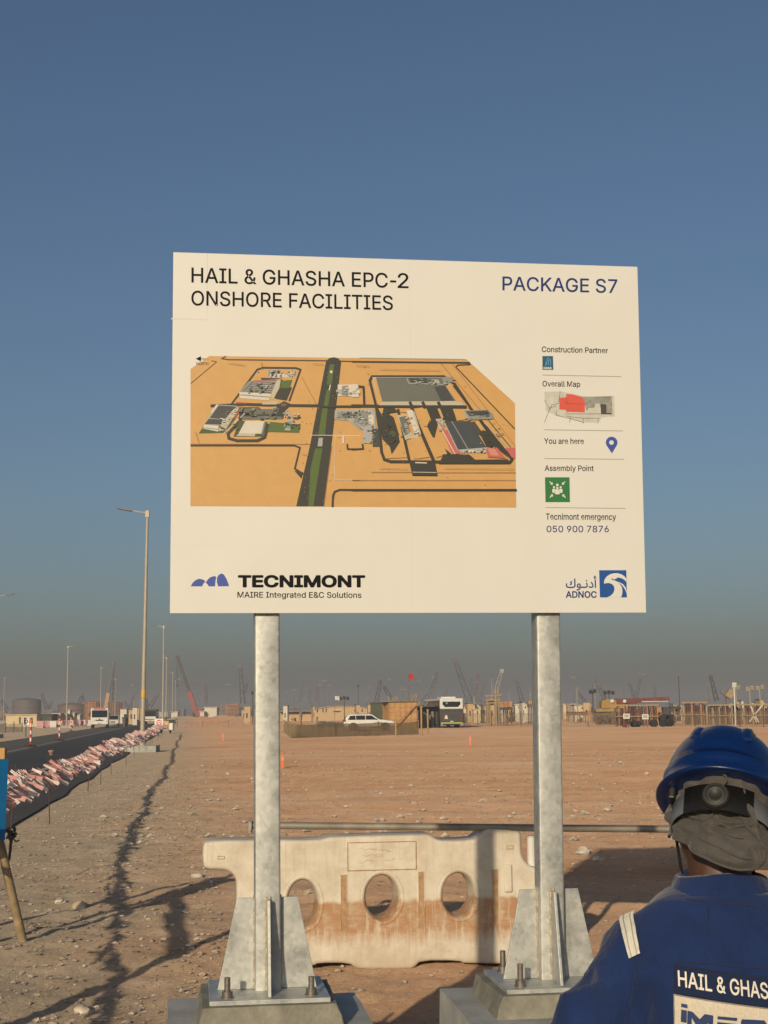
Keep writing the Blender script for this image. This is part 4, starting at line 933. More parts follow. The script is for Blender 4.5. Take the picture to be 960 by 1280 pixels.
# coverall
b = MB()
b.rings([ell(0,yc,z,rx,ry,32,e) for z,rx,ry,yc,e in ((.88,.165,.125,0,2.3),(.96,.180,.135,0,2.3),(1.04,.175,.130,0,2.3),(1.11,.176,.128,0,2.3),(1.20,.182,.134,-.004,2.4),(1.28,.182,.137,-.01,2.5),(1.34,.178,.128,-.012,2.6),(1.395,.168,.108,-.012,2.6),(1.424,.137,.088,-.008,2.4),(1.448,.108,.080,-.004,2.2),(1.462,.075,.070,.004,2))])
for s in (0,1):
    cap(b,SHD[s],ELB[s],.072,.066); cap(b,ELB[s],WRI[s],.064,.045)
    sg = -1 if s==0 else 1
    cap(b,(sg*.085,.0,.92),(sg*.10,.02,.60),.090,.080); cap(b,(sg*.10,.02,.60),(sg*.105,-.01,.35),.078,.072)
def folds(co):
    x,y,z = co[:,0],co[:,1],co[:,2]; ax = np.abs(x)
    d = (vnoise(x*8+z*3+40,z*4.5+y*6+20,11)-.5)*.024 + (vnoise(x*20+z*9+9,z*8+y*14+3,12)-.5)*.012
    rid = lambda t: 1-np.abs(2*t-1)                      # sharp creases
    d += (rid(vnoise(x*15+z*7+3,z*4+y*9+8,31))**3-.4)*.016 + (rid(vnoise(x*7-z*9+13,z*9+x*5+y*5+2,32))**4-.3)*.015
    arm = np.clip((ax-.18)/.05,0,1)
    d += arm*.012*np.sin((z*34+ax*44)+5*vnoise(x*9,z*9,13))*np.clip(vnoise(x*5+3,z*6+1,33)*1.8-.3,0,1)
    d += (1-arm)*.006*np.exp(-((z-1.24)/.10)**2)*np.sin(ax*95+z*16)*np.clip((ax-.07)/.06,0,1)
    cr_ = .140+(1.30-z)*.2+.006*np.sin(z*40); d += (-.011*np.exp(-((ax-cr_)/.018)**2))*np.clip((1.355-z)/.05,0,1)
    back = np.exp(-(np.maximum(0,ax-.12)/.035)**2)*np.clip((1.365-z)/.02,0,1)*np.clip((z-1.10)/.03,0,1)*(y<0)
    d = d*(1-.9*back)*(1-.6*np.clip((z-1.36)/.03,0,1))
    d += -.0035*np.exp(-((z-1.392)/.003)**2)*(ax<.16)*(y<0) - .002*np.exp(-((x+.062)/.003)**2)*(z>1.31)*(y<0)
    return d
cov = remesh('coverall', b, mt['coverall'], man, .0085, 5, folds, .5)
# collar
def arc_rows(rows, a0, a1, n, jit=0):
    o = []
    for (rx,ry,yc,zb,zs) in rows:
        o.append([(rx*math.sin(a0+(a1-a0)*i/n), yc-ry*math.cos(a0+(a1-a0)*i/n), zb+zs*abs(math.sin((a0+(a1-a0)*i/n)))**1.6) for i in range(n+1)])
    return o
b = MB(); A = math.radians(150)
b.rings(arc_rows([(.096,.086,.0,1.432,-.01),(.091,.082,.004,1.450,-.008),(.081,.075,.008,1.468,-.006),(.074,.070,.012,1.485,-.009),(.069,.066,.013,1.489,-.010),(.066,.063,.014,1.483,-.010),(.070,.066,.01,1.45,-.008)], -A, A, 40), 0, True, closed=False)
co_ = b.build('collar', mt['coverall'], cov)
# things sewn on the back: built flat, then laid on the cloth
from mathutils.bvhtree import BVHTree
dg = bpy.context.evaluated_depsgraph_get(); dg.update(); bv = BVHTree.FromObject(cov, dg)
def lay(x, z, off, dirv=Vector((0,1,0))):
    h = bv.ray_cast(Vector((x,-.6,z)), dirv)
    if h[0] is None: return lay(x*.985, z-.004, off) if abs(x) > .05 else Vector((x,-.05,z))
    p = Vector((0,0,0)); cnt = 0
    for dx in (-.028,-.014,0,.014,.028):
        for dz in (-.028,-.014,0,.014,.028):
            hh = bv.ray_cast(Vector((x+dx,-.6,z+dz)), dirv)
            if hh[0] is not None: p += hh[0]; cnt += 1
    return Vector((x, p.y/cnt-off, z))
def pz(px, py, D):      # photo pixel -> coordinates in the man's frame
    p = atD(px,py,D); return p.x-MX, p.z
ML = Vector((MX,MY,0))
def onray(px, py, off):          # the point of the sleeve that lies behind this spot of the photo
    for k in range(40):
        d_ = ray(px,py).normalized(); l_, n_, i_, t_ = bv.ray_cast(CAM-ML, d_)
        if l_ is not None: return l_+n_*off
        px += .8; py += .5
    return Vector((0,0,1.3))
def quad_patch(corn, off, n=30, m=16, edge=.004, fn=None):
    fn = fn or lay; b = MB(); rs = []
    (x0,z0),(x1,z1),(x2,z2),(x3,z3) = corn
    for j in range(m+1):
        t = j/m; row = []
        for i in range(n+1):
            s = i/n; x = (x0*(1-s)+x1*s)*(1-t)+(x3*(1-s)+x2*s)*t; z = (z0*(1-s)+z1*s)*(1-t)+(z3*(1-s)+z2*s)*t; row.append(fn(x,z,off))
        rs.append(row)
    b.rings(rs, 0, True, closed=False)
    if fn is lay:
        o_ = [[p+Vector((0,edge,0)) for p in r] for r in rs]
        b.rings([rs[0],o_[0]],0,True,closed=False); b.rings([rs[-1],o_[-1]],0,True,closed=False); b.rings([[r[0] for r in rs],[r[0] for r in o_]],0,True,closed=False); b.rings([[r[-1] for r in rs],[r[-1] for r in o_]],0,True,closed=False)
    return b
DB = MY-.14
tl = pz(845.5,1208,DB); bl = pz(843.5,1241,DB); tr = pz(988,1226,DB); br = pz(988,1260,DB)
name_patch = quad_patch((tl,tr,br,bl), .007).build('name_patch', mt['coverall_dark'], cov)
def lay_text(b, body, L, Rr, T_, off, bold=0., m=0):
    vs, fs = text_geo(body, bold, 3); x0,x1 = vs[:,0].min(), vs[:,0].max(); L,Rr,T_ = Vector(L),Vector(Rr),Vector(T_)
    out = []
    for x,y in vs:
        p = L+(Rr-L)*((x-x0)/(x1-x0))+(T_-L)*(y/CAPH); out.append(lay(p.x,p.y,off))
    b.add(out, fs, m)
b = MB(); l_ = pz(848.8,1233,DB); t_ = pz(848.8,1214.5,DB); r_ = pz(960,1247,DB)
fr = .80; rr = (l_[0]+(r_[0]-l_[0])/fr, l_[1]+(r_[1]-l_[1])/fr); rr = pz(984,1250,DB)
lay_text(b, 'HAIL & GHASHA', l_, rr, t_, .0098, .012); b.build('name_lettering', mt['thread_white'], name_patch)
tl2 = pz(844,1244.5,DB); tr2 = pz(989,1263,DB); bl2 = (tl2[0]-.002, tl2[1]-.085); br2 = (tr2[0], tr2[1]-.085)
badge = quad_patch((tl2,tr2,br2,bl2), .007).build('company_badge', mt['patch_white'], cov)
b = MB()
def q2(px,py): return pz(px,py,DB)
def bpoly(pts):
    P_ = [q2(*p) for p in pts]; b.add([lay(x,z,.0108) for x,z in P_], [tuple(range(len(P_)))])
Z8 = lambda x,y: (830+x/7.385, 1190+y/7.385)
for pts in (((160,475),(213,482),(213,515),(160,508)),((160,530),(208,537),(206,650),(156,645)),
            ((214,537),(258,545),(320,610),(365,560),(440,572),(436,720),(392,715),(396,640),(335,700),(300,690),(250,600),(250,700),(210,695)),
            ((480,577),(656,590),(652,618),(478,604)),((476,630),(650,645),(646,672),(474,658)),((474,690),(648,705),(644,735),(472,720)),
            ((700,600),(905,612),(925,640),(918,668),(730,650),(728,735),(690,730),(688,625))): bpoly([Z8(*p) for p in pts])
b.build('badge_lettering', mt['badge_ink'], badge)
# border stitching of the badges
for corn, par in (((tl,tr,br,bl),name_patch),((tl2,tr2,br2,bl2),badge)):
    b = MB()
    for a,c in zip(corn, corn[1:]+corn[:1]):
        pts = [lay(a[0]+(c[0]-a[0])*k/16, a[1]+(c[1]-a[1])*k/16, .0076) for k in range(17)]; b.path(pts, .0010 if par is badge else .0013, 4)
    b.build('patch_border', mt['coverall_dark'] if par is name_patch else mt['line_ink'], par)
# reflective tape on the shoulders
DS = MY-.07
tape = [(773.5,1141.5),(792.5,1137),(803.5,1195),(788.5,1201.5)]
t = None
def lerp2(f_, g_):
    a = [tape[0][i]*(1-f_)+tape[1][i]*f_ for i in (0,1)]; c = [tape[3][i]*(1-f_)+tape[2][i]*f_ for i in (0,1)]; return a[0]+(c[0]-a[0])*g_, a[1]+(c[1]-a[1])*g_
grid = [[onray(*lerp2(i/8, j/20), .006) for i in range(9)] for j in range(21)]
for _ in range(3): grid = [[(grid[max(0,j-1)][i]+grid[min(20,j+1)][i]+grid[j][i]*2)/4 for i in range(9)] for j in range(21)]
for s in (1,-1):
    G = [[Vector((p.x*s,p.y,p.z)) for p in r] for r in grid]
    b = MB(); b.rings(G, 0, True, closed=False); t = b.build('reflective_tape', mt['reflective'], cov)
    for i in (2,6):
        b = MB(); b.path([r[i]+Vector((0,-.0012,.0005)) for r in G], .0009, 4); b.build('tape_stitching', mt['tape_line'], t)
# stitched seams: yoke across the shoulders, one down the left side of the back
for pts in ([(858,1124),(880,1127),(905,1129),(930,1131),(958,1134)],[(886,1132),(885,1150),(886,1172)],[(797,1205),(793,1232),(787,1258),(781,1279)],[(845,1203),(880,1204),(920,1208),(958,1211)]):
    P_ = []
    for (a0,c0),(a1,c1) in zip(pts[:-1],pts[1:]): P_ += [onray(a0+(a1-a0)*k/5, c0+(c1-c0)*k/5, .0004) for k in range(5)]
    P_.append(onray(*pts[-1], .0004)); b = MB(); b.path(P_, .0012, 5); b.build('seam', mt['coverall_dark'], cov)
# helmet
HR = Matrix.Rotation(math.radians(-17),3,'Z') @ Matrix.Rotation(math.radians(-29),3,'X') @ Matrix.Rotation(math.radians(3),3,'Y'); HO_ = Vector((.013,.02,1.605))
def hp(x,y,z): return HO_ + HR @ Vector((x,y,z))
b = MB(); n = 56; A_,B_,C_ = .0985,.124,.110; rs = []
def shell(t, sc=1.0, dz=0):
    r_ = []
    for i in range(n):
        a = 2*math.pi*i/n; c,s = math.cos(a), math.sin(a); rr_ = math.cos(t)**.80; zz_ = C_*math.sin(t)**1.0
        ridge = 0
        x = A_*sc*rr_*c; y = B_*sc*rr_*s
        r_.append((x,y,zz_+dz))
    return r_
prof = []
# outer brim lip -> dome
def brim(ex, z, ef=0):
    r_ = []
    for i in range(n):
        a = 2*math.pi*i/n; c,s = math.cos(a), math.sin(a); front = max(0,s)**3*ef; r_.append(((A_+ex)*c, (B_+ex)*s+front, z-.010*max(0,s)**2))
    return r_
rows = [brim(-.004,-.012),brim(.010,-.016,.030),brim(.0125,-.013,.034),brim(.010,-.009,.032),brim(.0035,-.002,.006),brim(.0025,.008,.0),brim(.0025,.018),brim(-.0005,.022)]
rows += [shell(math.radians(t)) for t in (11,17,24,32,40,48,56,63,70,76,81,85,88.5)]
rows = [[hp(*p) for p in r] for r in rows]
b.rings(rows, 0, True); helm = b.build('helmet', mt['helmet'], man)
b = MB()       # three raised ridges along the crown
for xo, hh in ((-.038,.004),(.038,.005)):
    rs = []
    for k in range(26):
        f_ = -.80+1.62*k/25; y = B_*f_; zt = C_*math.sqrt(max(0,1-(abs(y)/B_)**2.3-(abs(xo)/A_)**2.3)); fade = max(.05,min(1,(1-abs((f_+.0)/.80))*5)); up = hh*fade; hw_ = .0085
        rs.append([hp(xo-hw_*1.5,y,zt-.006),hp(xo-hw_*.8,y,zt+up*.8),hp(xo,y,zt+up),hp(xo+hw_*.8,y,zt+up*.8),hp(xo+hw_*1.5,y,zt-.006)])
    b2 = MB(); b2.rings(rs,0,True); b2.build('crown_ridge', mt['helmet'], helm)
b = MB(); rows = [[hp(*[q_*(.975 if k_<2 else 1) for k_,q_ in enumerate(p)]) for p in r] for r in ([brim(-.004,-.0125)]+[shell(math.radians(t),.965,-.006) for t in (11,24,40,56,70,81,88.5)])]
b.rings(rows,0,True,caps=False); b.build('helmet_lining', mt['black'], helm)
# suspension band, ratchet and knob
def band(r, ry, z0, z1, a0, a1, th, n=26):
    o = []
    for (rr_,zz_) in ((r,z0),(r,z1),(r-th,z1),(r-th,z0),(r,z0)):
        o.append([hp(rr_*math.sin(a0+(a1-a0)*i/n), -(rr_+ry)*math.cos(a0+(a1-a0)*i/n), zz_) for i in range(n+1)])
    return o
rd = math.radians
b = MB(); b.rings(band(.0825,.016,-.068,-.034,rd(-120),rd(120),.002),0,True,closed=False); b.build('suspension_band', mt['strap_grey'], helm)
b = MB(); b.rings(band(.0855,.016,-.071,-.027,rd(-40),rd(40),.004),0,True,closed=False); rat = b.build('ratchet_strap', mt['strap_black'], helm)
b = MB(); kc = hp(-.002,-.1035,-.050); KR = HR @ Matrix.Rotation(math.radians(90),3,'X')
b.lathe(kc, [(.0215,-.002),(.0215,.004),(.0195,.009),(.0185,.0095),(.0165,.0085),(.0155,.010),(.010,.011),(.009,.0095),(.001,.009)], 30, 0, KR)
for k in range(30): 
    a = 2*math.pi*k/30; b.tube(kc+KR@Vector((.0212*math.cos(a),.0212*math.sin(a),-.001)), kc+KR@Vector((.0204*math.cos(a),.0204*math.sin(a),.0065)), .0012,.001,5)
b.build('ratchet_knob', mt['knob'], rat)
b = MB(); b.path([hp(.008,-.104,-.030),hp(.014,-.106,-.022),hp(.012,-.106,-.014),hp(.006,-.104,-.010)],.0018,6); b.build('cord_loop', mt['flap'], helm)
for s in (-1,1):
    b = MB(); b.path([hp(s*.082,.005,-.02),Vector((s*.070+.006,.045,1.535)),Vector((s*.060+.004,.05,1.478)),Vector((s*.045,.09,1.452))],.0026,6); b.build('chin_strap', mt['strap_grey'] if s>0 else mt['strap_black'], helm)
    b = MB(); 
    for k in range(3): b.box(hp(s*(.080-.003*k),-.035+.03*k,-.016-.004*k),(.012,.022,.026),HR)
    b.build('harness_clip', mt['black'], helm, .003)
# neck cloth
b = MB(); rows = []; nA = 110; nZ = 44
for j in range(nZ+1):
    t = j/nZ; row = []
    for i in range(nA+1):
        a = rd(-118)+rd(236)*i/nA; sn_ = math.sin(a); cs_ = math.cos(a)
        zb = 1.497+.050*max(0,-sn_)**1.5+.004*sn_ + .012*max(0,sn_)**2; zt = 1.648-.012*abs(sn_)
        fl = .5-.5*math.cos(math.pi*t); rx = .077+.012*fl; ry = .097+.013*fl*(1-.4*t)
        ds = math.sin(a*2.6+t*2.4)*.006*fl + float(vnoise(np.array([a*3.1+7+t]),np.array([t*3.2+2]),21)[0]-.5)*.030*fl + float(vnoise(np.array([a*4]),np.array([t*11]),22)[0]-.5)*.014
        fold = .020*math.exp(-((a-rd(13)-.28*(t-.5))/.075)**2)*min(1,t*2.2)          # a long fold right of centre
        fold -= .020*math.exp(-((a-rd(-8))/.22)**2)*math.exp(-((t-.50)/.15)**2)      # hollow under the ratchet with creases
        fold += .010*math.exp(-((a-rd(-7))/.28)**2)*math.sin(t*52+a*3)*math.exp(-((t-.52)/.15)**2)
        fold += .014*math.exp(-((t-.47-.06*math.sin(a*3))/.04)**2)*math.exp(-((a-rd(-52))/.30)**2)
        k_ = 1+ (ds+fold)/.1; row.append((rx*sn_*k_+ .010, .026-ry*cs_*k_-.004*t, zt+(zb-zt)*t))
    rows.append(row)
b.rings(rows,0,True,closed=False); fo = b.build('neck_cloth', mt['flap'], man)
so_ = fo.modifiers.new('thick','SOLIDIFY'); so_.thickness = .0022
b = MB(); b.path([Vector(p)+Vector((0,-.001,.001)) for p in rows[-1]],.0026,5); b.build('hem', mt['flap'], fo)
def cl(a, t):
    i = (a+118)/236*nA; j = t*nZ; i0 = int(i); j0 = min(nZ-1,int(j)); p = Vector(rows[j0][i0])*(1-(j-j0))+Vector(rows[j0+1][i0])*(j-j0); q_ = Vector(rows[j0][i0+1])*(1-(j-j0))+Vector(rows[j0+1][i0+1])*(j-j0); return p*(1-(i-i0))+q_*(i-i0)+Vector((0,-.0025,0))
for pts, r_ in (([(5,.36),(4,.44),(7,.53),(12,.62),(16,.71),(18,.80),(17,.90),(13,.995)],.0034),([(-62,.50),(-50,.56),(-38,.55),(-30,.49),(-26,.42),(-24,.36)],.0032),([(-20,.47),(-8,.50),(3,.46)],.0020),([(-20,.55),(-7,.60),(5,.55),(10,.53)],.0022),([(-16,.64),(-6,.66),(4,.67)],.0018),([(-40,.78),(-20,.80),(-2,.86),(8,.88)],.0018)):
    d_ = []
    for (a0,t0),(a1,t1) in zip(pts[:-1],pts[1:]): d_ += [cl(a0+(a1-a0)*k/6, t0+(t1-t0)*k/6) for k in range(6)]
    d_.append(cl(*pts[-1])); b = MB(); b.path(d_, r_, 7); b.build('cloth_fold', mt['flap'], fo)
# boots
for s in (-1,1):
    b = MB(); rs = []
    for yy,hw_,hh in ((-.085,.025,.06),(-.07,.042,.10),(-.02,.045,.12),(.04,.046,.095),(.10,.05,.07),(.16,.045,.055),(.185,.025,.035)):
        rs.append([(s*.112+hw_*math.cos(t),yy,.2375+max(0,hh/2+hh/2*math.sin(t))) for t in [2*math.pi*i/14 for i in range(14)]])
    b.rings(rs,0,True); b.build('boot', mt['rubber'], man)

# real size: the figure was modelled at 86 percent
man.scale = (1.157,)*3; man.location = (MX*1.157, MY*1.157, -.275)
# ================================================================== BACKGROUND THINGS (built round their own origin, facing -Y, then placed)
def place(root, px, D, rz=0, dz=0):
    root.location = (gx(px,D), D, dz); root.rotation_euler = (0,0,rz); return root
def HZ(py0, py1, D): return abs(py1-py0)*D/F
# ---- lamp posts
def lamp_post(label, flip=1, base=True, H=11.35):
    t = thing('street_lamp', label, 'street lamp', (0,0,0), 0, 'street lamps along the road')
    b = MB(); prof = [(.085,0),(.085,.25),(.082,.3)]; rs = []
    b.lathe((0,0,.32), [(.115,0),(.11,2.2),(.095,5),(.078,8.5),(.06,H-.35),(.05,H-.33)], 12); b.build('pole', mt['pole_tan'], t)
    b = MB(); b.lathe((0,0,.3),[(.16,0),(.16,.5),(.125,.55)],12); b.bx(-.2,.2,-.2,.2,.30,.325); b.build('flange', mt['pole_tan'], t, .005)
    b = MB(); b.box((0,0,H-.02),(.20,.16,.34)); b.beam((0,0,H+.02),(flip*1.35,-.15,H+.24),.05,.05); hd_ = b.build('arm', mt['pole_tan'], t, .01)
    b = MB(); b.beam((flip*.75,-.08,H+.13),(flip*1.45,-.16,H+.26),.26,.07); b.build('lamp_head', mt['grey_steel'], t, .01)
    if base:
        b = MB(); b.bx(-.75,.75,-.6,.6,-.1,.31); b.build('base', mt['concrete'], t, .02)
    return t
lp = lamp_post('tall tan street lamp nearest the sign, with a yellow band low on its pole', -1); lp.location = (*rod_at(177.5,940),0); lp.rotation_euler = (0,math.radians(.6),0)
b = MB(); b.lathe((0,0,2.55),[(.122,0),(.124,.06),(.123,.34),(.118,.35)],12); b.build('yellow_band', mt['yellow'], lp)
base_l = lamp_post('slim street lamp second from the sign on the right verge', -1); base_l.location = (gx(203.5,160),160,0)
for i,(px,D,lab) in enumerate(((207.5,249,'third lamp on the right verge, just beyond the slim second one'),(215.5,338,'fourth lamp on the right verge, faint in the haze'),(219,427,'fifth lamp on the right verge, hardly visible in haze'))):
    dup(base_l, (gx(px,D),D,0), 0, lab)
for px,D,lab in ((83.5,205,'street lamp on the far verge standing above the white cabins'),(125.5,297,'street lamp on the far verge above the oncoming bus'),(-9,117,'street lamp whose arm tip pokes in at the left edge'),(4.5,372,'distant street lamp near the left edge of the photo'),(143.5,395,'distant street lamp behind the oncoming bus')):
    dup(base_l, (gx(px,D),D,0), math.pi, lab)
# ---- red and white delineator posts on the road
def delineator(label, h):
    t = thing('delineator_post', label, 'delineator', (0,0,0), 0, 'delineator posts on the road')
    b = MB(); b.lathe((0,0,.04),[(.36,0),(.36,.035),(.09,.07),(.06,.12)],14); b.build('base', mt['rubber'], t)
    b = MB(); n = 6; z0 = .12
    for k in range(n): b.tube((0,0,z0+(h-z0)*k/n),(0,0,z0+(h-z0)*(k+1)/n),.055,.055,10,k%2)
    b.build('post', [mt['flag_red'], mt['white_paint']], t)
    b = MB(); b.lathe((0,0,h),[(.03,0),(.10,.02),(.11,.1),(.09,.19),(.0,.22)],10); b.build('warning_lamp', mt['orange'], t)
    return t
d0 = delineator('red and white delineator post with lamp, nearest on the road', 1.3); d0.location = (*rod_at(38,935),.04)
for px,py,lab in ((74,927,'second red and white delineator post along the lane'),(88.5,915,'third delineator post, in front of the pink barriers'),(146,906,'small delineator post far down the lane beside the bus')):
    dup(d0, (*rod_at(px,py),.04), 0, lab)
# ---- signs by the road
def road_sign(label, wd, h, z0, face, marks=None, legs=2):
    t = thing('road_sign', label, 'sign', (0,0,0)); b = MB(); b.bx(-wd/2,wd/2,-.02,.02,z0,z0+h); p_ = b.build('plate', face, t, .004)
    for s in ((-1,1) if legs == 2 else (0,)):
        b = MB(); b.tube((s*wd*.25,.035,0),(s*wd*.25,.035,z0+h*.8),.03,.03,8); b.build('leg', mt['dark_steel'], t)
    if marks:
        b = MB(); marks(b, z0, h); b.build('marking', [mt['black_ink'], mt['flag_red']], p_)
    return t
def ring(b, z0, h, m=0, r=.17, r2=.10):
    c_ = z0+h*.47; b.rings([[(q_*math.cos(t_),-.024,c_+q_*math.sin(t_)) for t_ in [2*math.pi*i/20 for i in range(20)]] for q_ in (r,r2)], m, False, caps=False); b.bx(-.22,.22,-.026,-.022,z0+h*.84,z0+h*.9,0)
s_ = road_sign('square white sign with a black ring mark beside the delineator', .54, .62, .98, mt['white_paint'], ring, 1); place(s_, 32.8, 122)
def redmark(b, z0, h):
    for k in range(3): b.bx(-.2+.03*k,.2-.05*k,-.026,-.022,z0+.14+.15*k,z0+.19+.15*k,1)
    b.rings([[(q_*math.cos(t_)+.02,-.027,z0+.34+q_*math.sin(t_)) for t_ in [2*math.pi*i/16 for i in range(16)]] for q_ in (.21,.17)],1,False,caps=False)
s_ = road_sign('square white sign with faint red marking on the right verge by the lamp', .66, .62, .80, mt['white_paint'], redmark, 1); place(s_, 198.7, 112)
t = thing('generator', 'yellow lighting generator box standing on the verge behind the white sign', 'generator'); b = MB(); b.bx(-.38,.38,-.6,.6,.35,1.15); b.build('housing', mt['yellow'], t, .06); b = MB(); b.bx(.36,.72,-.5,.5,.3,.95); b.build('side_box', mt['white_paint'], t, .04)
b = MB(); b.tube((0,0,1.1),(0,0,1.5),.05,.05,8); b.build('exhaust', mt['dark_steel'], t)
for s in (-1,1): b = MB(); b.tube((s*.4,-.1,.2),(s*.4,.1,.2),.2,.2,12); b = MB(); b.lathe((s*.42,0,.2),[(.0,-.06),(.2,-.06),(.2,.06),(0,.06)],12,0,Matrix.Rotation(math.pi/2,3,'Y')); b.build('wheel', mt['rubber'], t)
place(t, 207.5, 135)
# ---- wheels helper
def wheel(t, x, y, r, wd, name='wheel'):
    b = MB(); R = Matrix.Rotation(math.pi/2,3,'Y'); b.lathe((x,y,r),[(r*.62,-wd/2),(r*.95,-wd/2),(r,-wd/2+.03),(r,wd/2-.03),(r*.95,wd/2),(r*.62,wd/2)],20,0,R); w_ = b.build(name, mt['rubber'], t)
    b = MB(); b.lathe((x,y,r),[(.001,-wd*.4),(r*.25,-wd*.44),(r*.62,-wd*.36),(r*.62,wd*.36),(r*.25,wd*.44),(.001,wd*.4)],16,0,R); b.build('rim', mt['grey_steel'], w_)
# ---- oncoming minibus on the road (front faces the camera)
def minibus(label, red=True):
    t = thing('minibus', label, 'bus'); W_,H_,L_ = 2.25,2.75,7.0
    pf = [(0,.55),(-.12,.7),(-.14,1.35),(.18,2.35),(.42,2.62),(L_,2.68),(L_,.5),(.2,.45)]
    b = MB(); b.prism(pf, lambda u,v,d: Vector((d,u,v)), -W_/2, W_/2); body_ = b.build('body', mt['white_paint'], t, .09, 3)
    b = MB(); b.prism([(-.155,1.40),(.165,2.32),(.13,2.33),(-.19,1.41)], lambda u,v,d: Vector((d,u,v)), -W_/2+.13, W_/2-.13); b.build('windscreen', mt['glass_dark'], t, .02)
    for s in (-1,1):
        b = MB(); b.bx(s*W_/2-.012,s*W_/2+.012,.6,L_-.5,1.42,2.25); b.build('side_window', mt['glass_dark'], t)
        b = MB(); b.box((s*.82,-.145,.98),(.34,.05,.22)); b.build('headlight', mt['thread_white'], t, .03)
        b = MB(); b.box((s*(W_/2+.18),-.12,1.75),(.17,.10,.42)); b.beam((s*(W_/2-.05),.05,2.0),(s*(W_/2+.16),-.1,1.9),.04,.04); b.build('mirror', mt['black'], t, .02)
        wheel(t, s*(W_/2-.18), .95, .42, .28); wheel(t, s*(W_/2-.18), L_-1.6, .42, .28)
    b = MB(); b.box((0,-.15,1.02),(1.0,.04,.14)); b.box((0,-.15,1.18),(.2,.04,.12)); b.build('grille', mt['black'], t, .01)
    b = MB(); b.box((0,-.13,.62),(W_-.1,.16,.26)); b.build('bumper', mt['white_paint'], t, .05)
    b = MB(); b.box((0,-.22,.62),(.5,.02,.12)); b.build('number_plate', mt['yellow'], t)
    if red: b = MB(); b.box((-.05,.20,2.50),(1.5,.10,.14)); b.build('roof_board', mt['flag_red'], t, .03)
    return t
mbus = minibus('white minibus with dark windscreen coming towards the camera on the road'); place(mbus, 124.5, 190, math.radians(9.5), .04)
m2 = thing('white_van', 'white car partly hidden behind the oncoming minibus', 'car'); b = MB(); b.prism([(0,.35),(-.05,.9),(.7,1.0),(1.3,1.6),(4.2,1.65),(4.4,.4)], lambda u,v,d: Vector((d,u,v)), -.92,.92); b.build('body', mt['white_paint'], m2, .08, 3)
b = MB(); b.prism([(.66,1.03),(1.24,1.56),(1.20,1.57),(.62,1.05)], lambda u,v,d: Vector((d,u,v)), -.8,.8); b.build('windscreen', mt['glass_dark'], m2)
for s in (-1,1):
    wheel(m2, s*.82,.8,.34,.22); wheel(m2,s*.82,3.5,.34,.22); b = MB(); b.box((s*.62,-.06,.72),(.34,.05,.16)); b.build('headlight', mt['thread_white'], m2, .02)
b = MB(); b.box((0,-.05,.62),(.7,.05,.18)); b.build('grille', mt['black'], m2)
place(m2, 141, 226, math.radians(9), .04)
g_ = minibus('dark green and white lorry half hidden behind the nearest lamp post', False); place(g_, 187.5, 265, math.radians(6), .04)
for o in list(COL.objects):
    if o.parent == g_ and o.name.startswith('body'): o.data = o.data.copy(); o.data.materials[0] = mt['green_dark']
b = MB(); b.box((0,-.2,1.1),(2.2,.16,.5)); b.build('bonnet', mt['white_paint'], g_, .08); b = MB(); b.beam((-.6,1.2,2.6),(-.7,1.2,4.6),.4,.4); b.build('loader_arm', mt['dark_steel'], g_)
# ---- bus at the gate (its rear faces the camera)
t = thing('coach', 'white topped bus seen from its dark rear, parked by the timber shed', 'bus'); W_,H_,L_ = 2.5,3.12,11.5
b = MB(); b.bx(-W_/2,W_/2,.0,L_,1.98,H_); b.build('upper_body', mt['white_paint'], t, .10, 3)
mt['coach_grey'] = M('coach grey panel', (.055,.052,.047), .4, 0, .2, 2)
b = MB(); b.bx(-W_/2+.004,W_/2-.004,.02,L_-.01,.42,1.98); b.build('lower_body', mt['coach_grey'], t, .04)
b = MB(); b.prism([(-.95,2.78),(.95,2.78),(.98,2.5),(.72,2.2),(-.72,2.2),(-.98,2.5)], lambda u,v,d: Vector((u,d,v)), -.022, .05); b.build('rear_window', mt['glass_dark'], t, .03)
b = MB(); b.bx(-.62,-.42,-.026,.0,2.52,2.7); b.build('window_sticker', mt['partner_light'], t)
b = MB(); b.bx(-1.18,1.18,-.05,.0,.46,.57); b.build('bumper_stripe', mt['lime'], t)
b = MB(); b.bx(-1.0,1.0,-.03,.0,.80,.84); b.bx(-1.0,1.0,-.03,.0,1.55,1.58); b.bx(-.98,-.95,-.03,.0,.84,1.55); b.bx(.95,.98,-.03,.0,.84,1.55); b.build('engine_hatch', mt['grey_steel'], t)
b = MB(); b.prism([(-.78,.95),(-.42,.95),(-.45,1.18),(-.53,1.36),(-.66,1.36),(-.75,1.18)], lambda u,v,d: Vector((u,d,v)), -.03, .0); b.build('warning_sticker', mt['thread_white'], t)
b = MB(); b.bx(-.16,.16,-.04,0,.64,.74); b.build('number_plate', mt['thread_white'], t)
for s in (-1,1):
    b = MB(); b.bx(s*1.17-.05,s*1.17+.05,-.03,.02,.75,1.6); b.build('tail_light', mt['maroon'], t, .02)
    b = MB(); b.bx(s*W_/2-.012,s*W_/2+.012,.4,L_-.3,1.75,2.72); b.build('side_window', mt['glass_dark'], t)
    b = MB(); b.bx(s*W_/2-.012,s*W_/2+.014,.1,L_-.2,2.72,2.90); b.build('side_trim', mt['coach_grey'], t)
    for y_ in (2.6,3.7,9.2): wheel(t, s*(W_/2-.2), y_, .5, .34)
b = MB(); b.bx(-.9,.9,.02,.3,.28,.42); b.build('rear_skirt', mt['black'], t)
b = MB(); b.bx(-.8,.8,2,5,H_-.02,H_+.2); b.build('roof_unit', mt['white_paint'], t, .06)
place(t, 564.6, 155, math.radians(6.5))
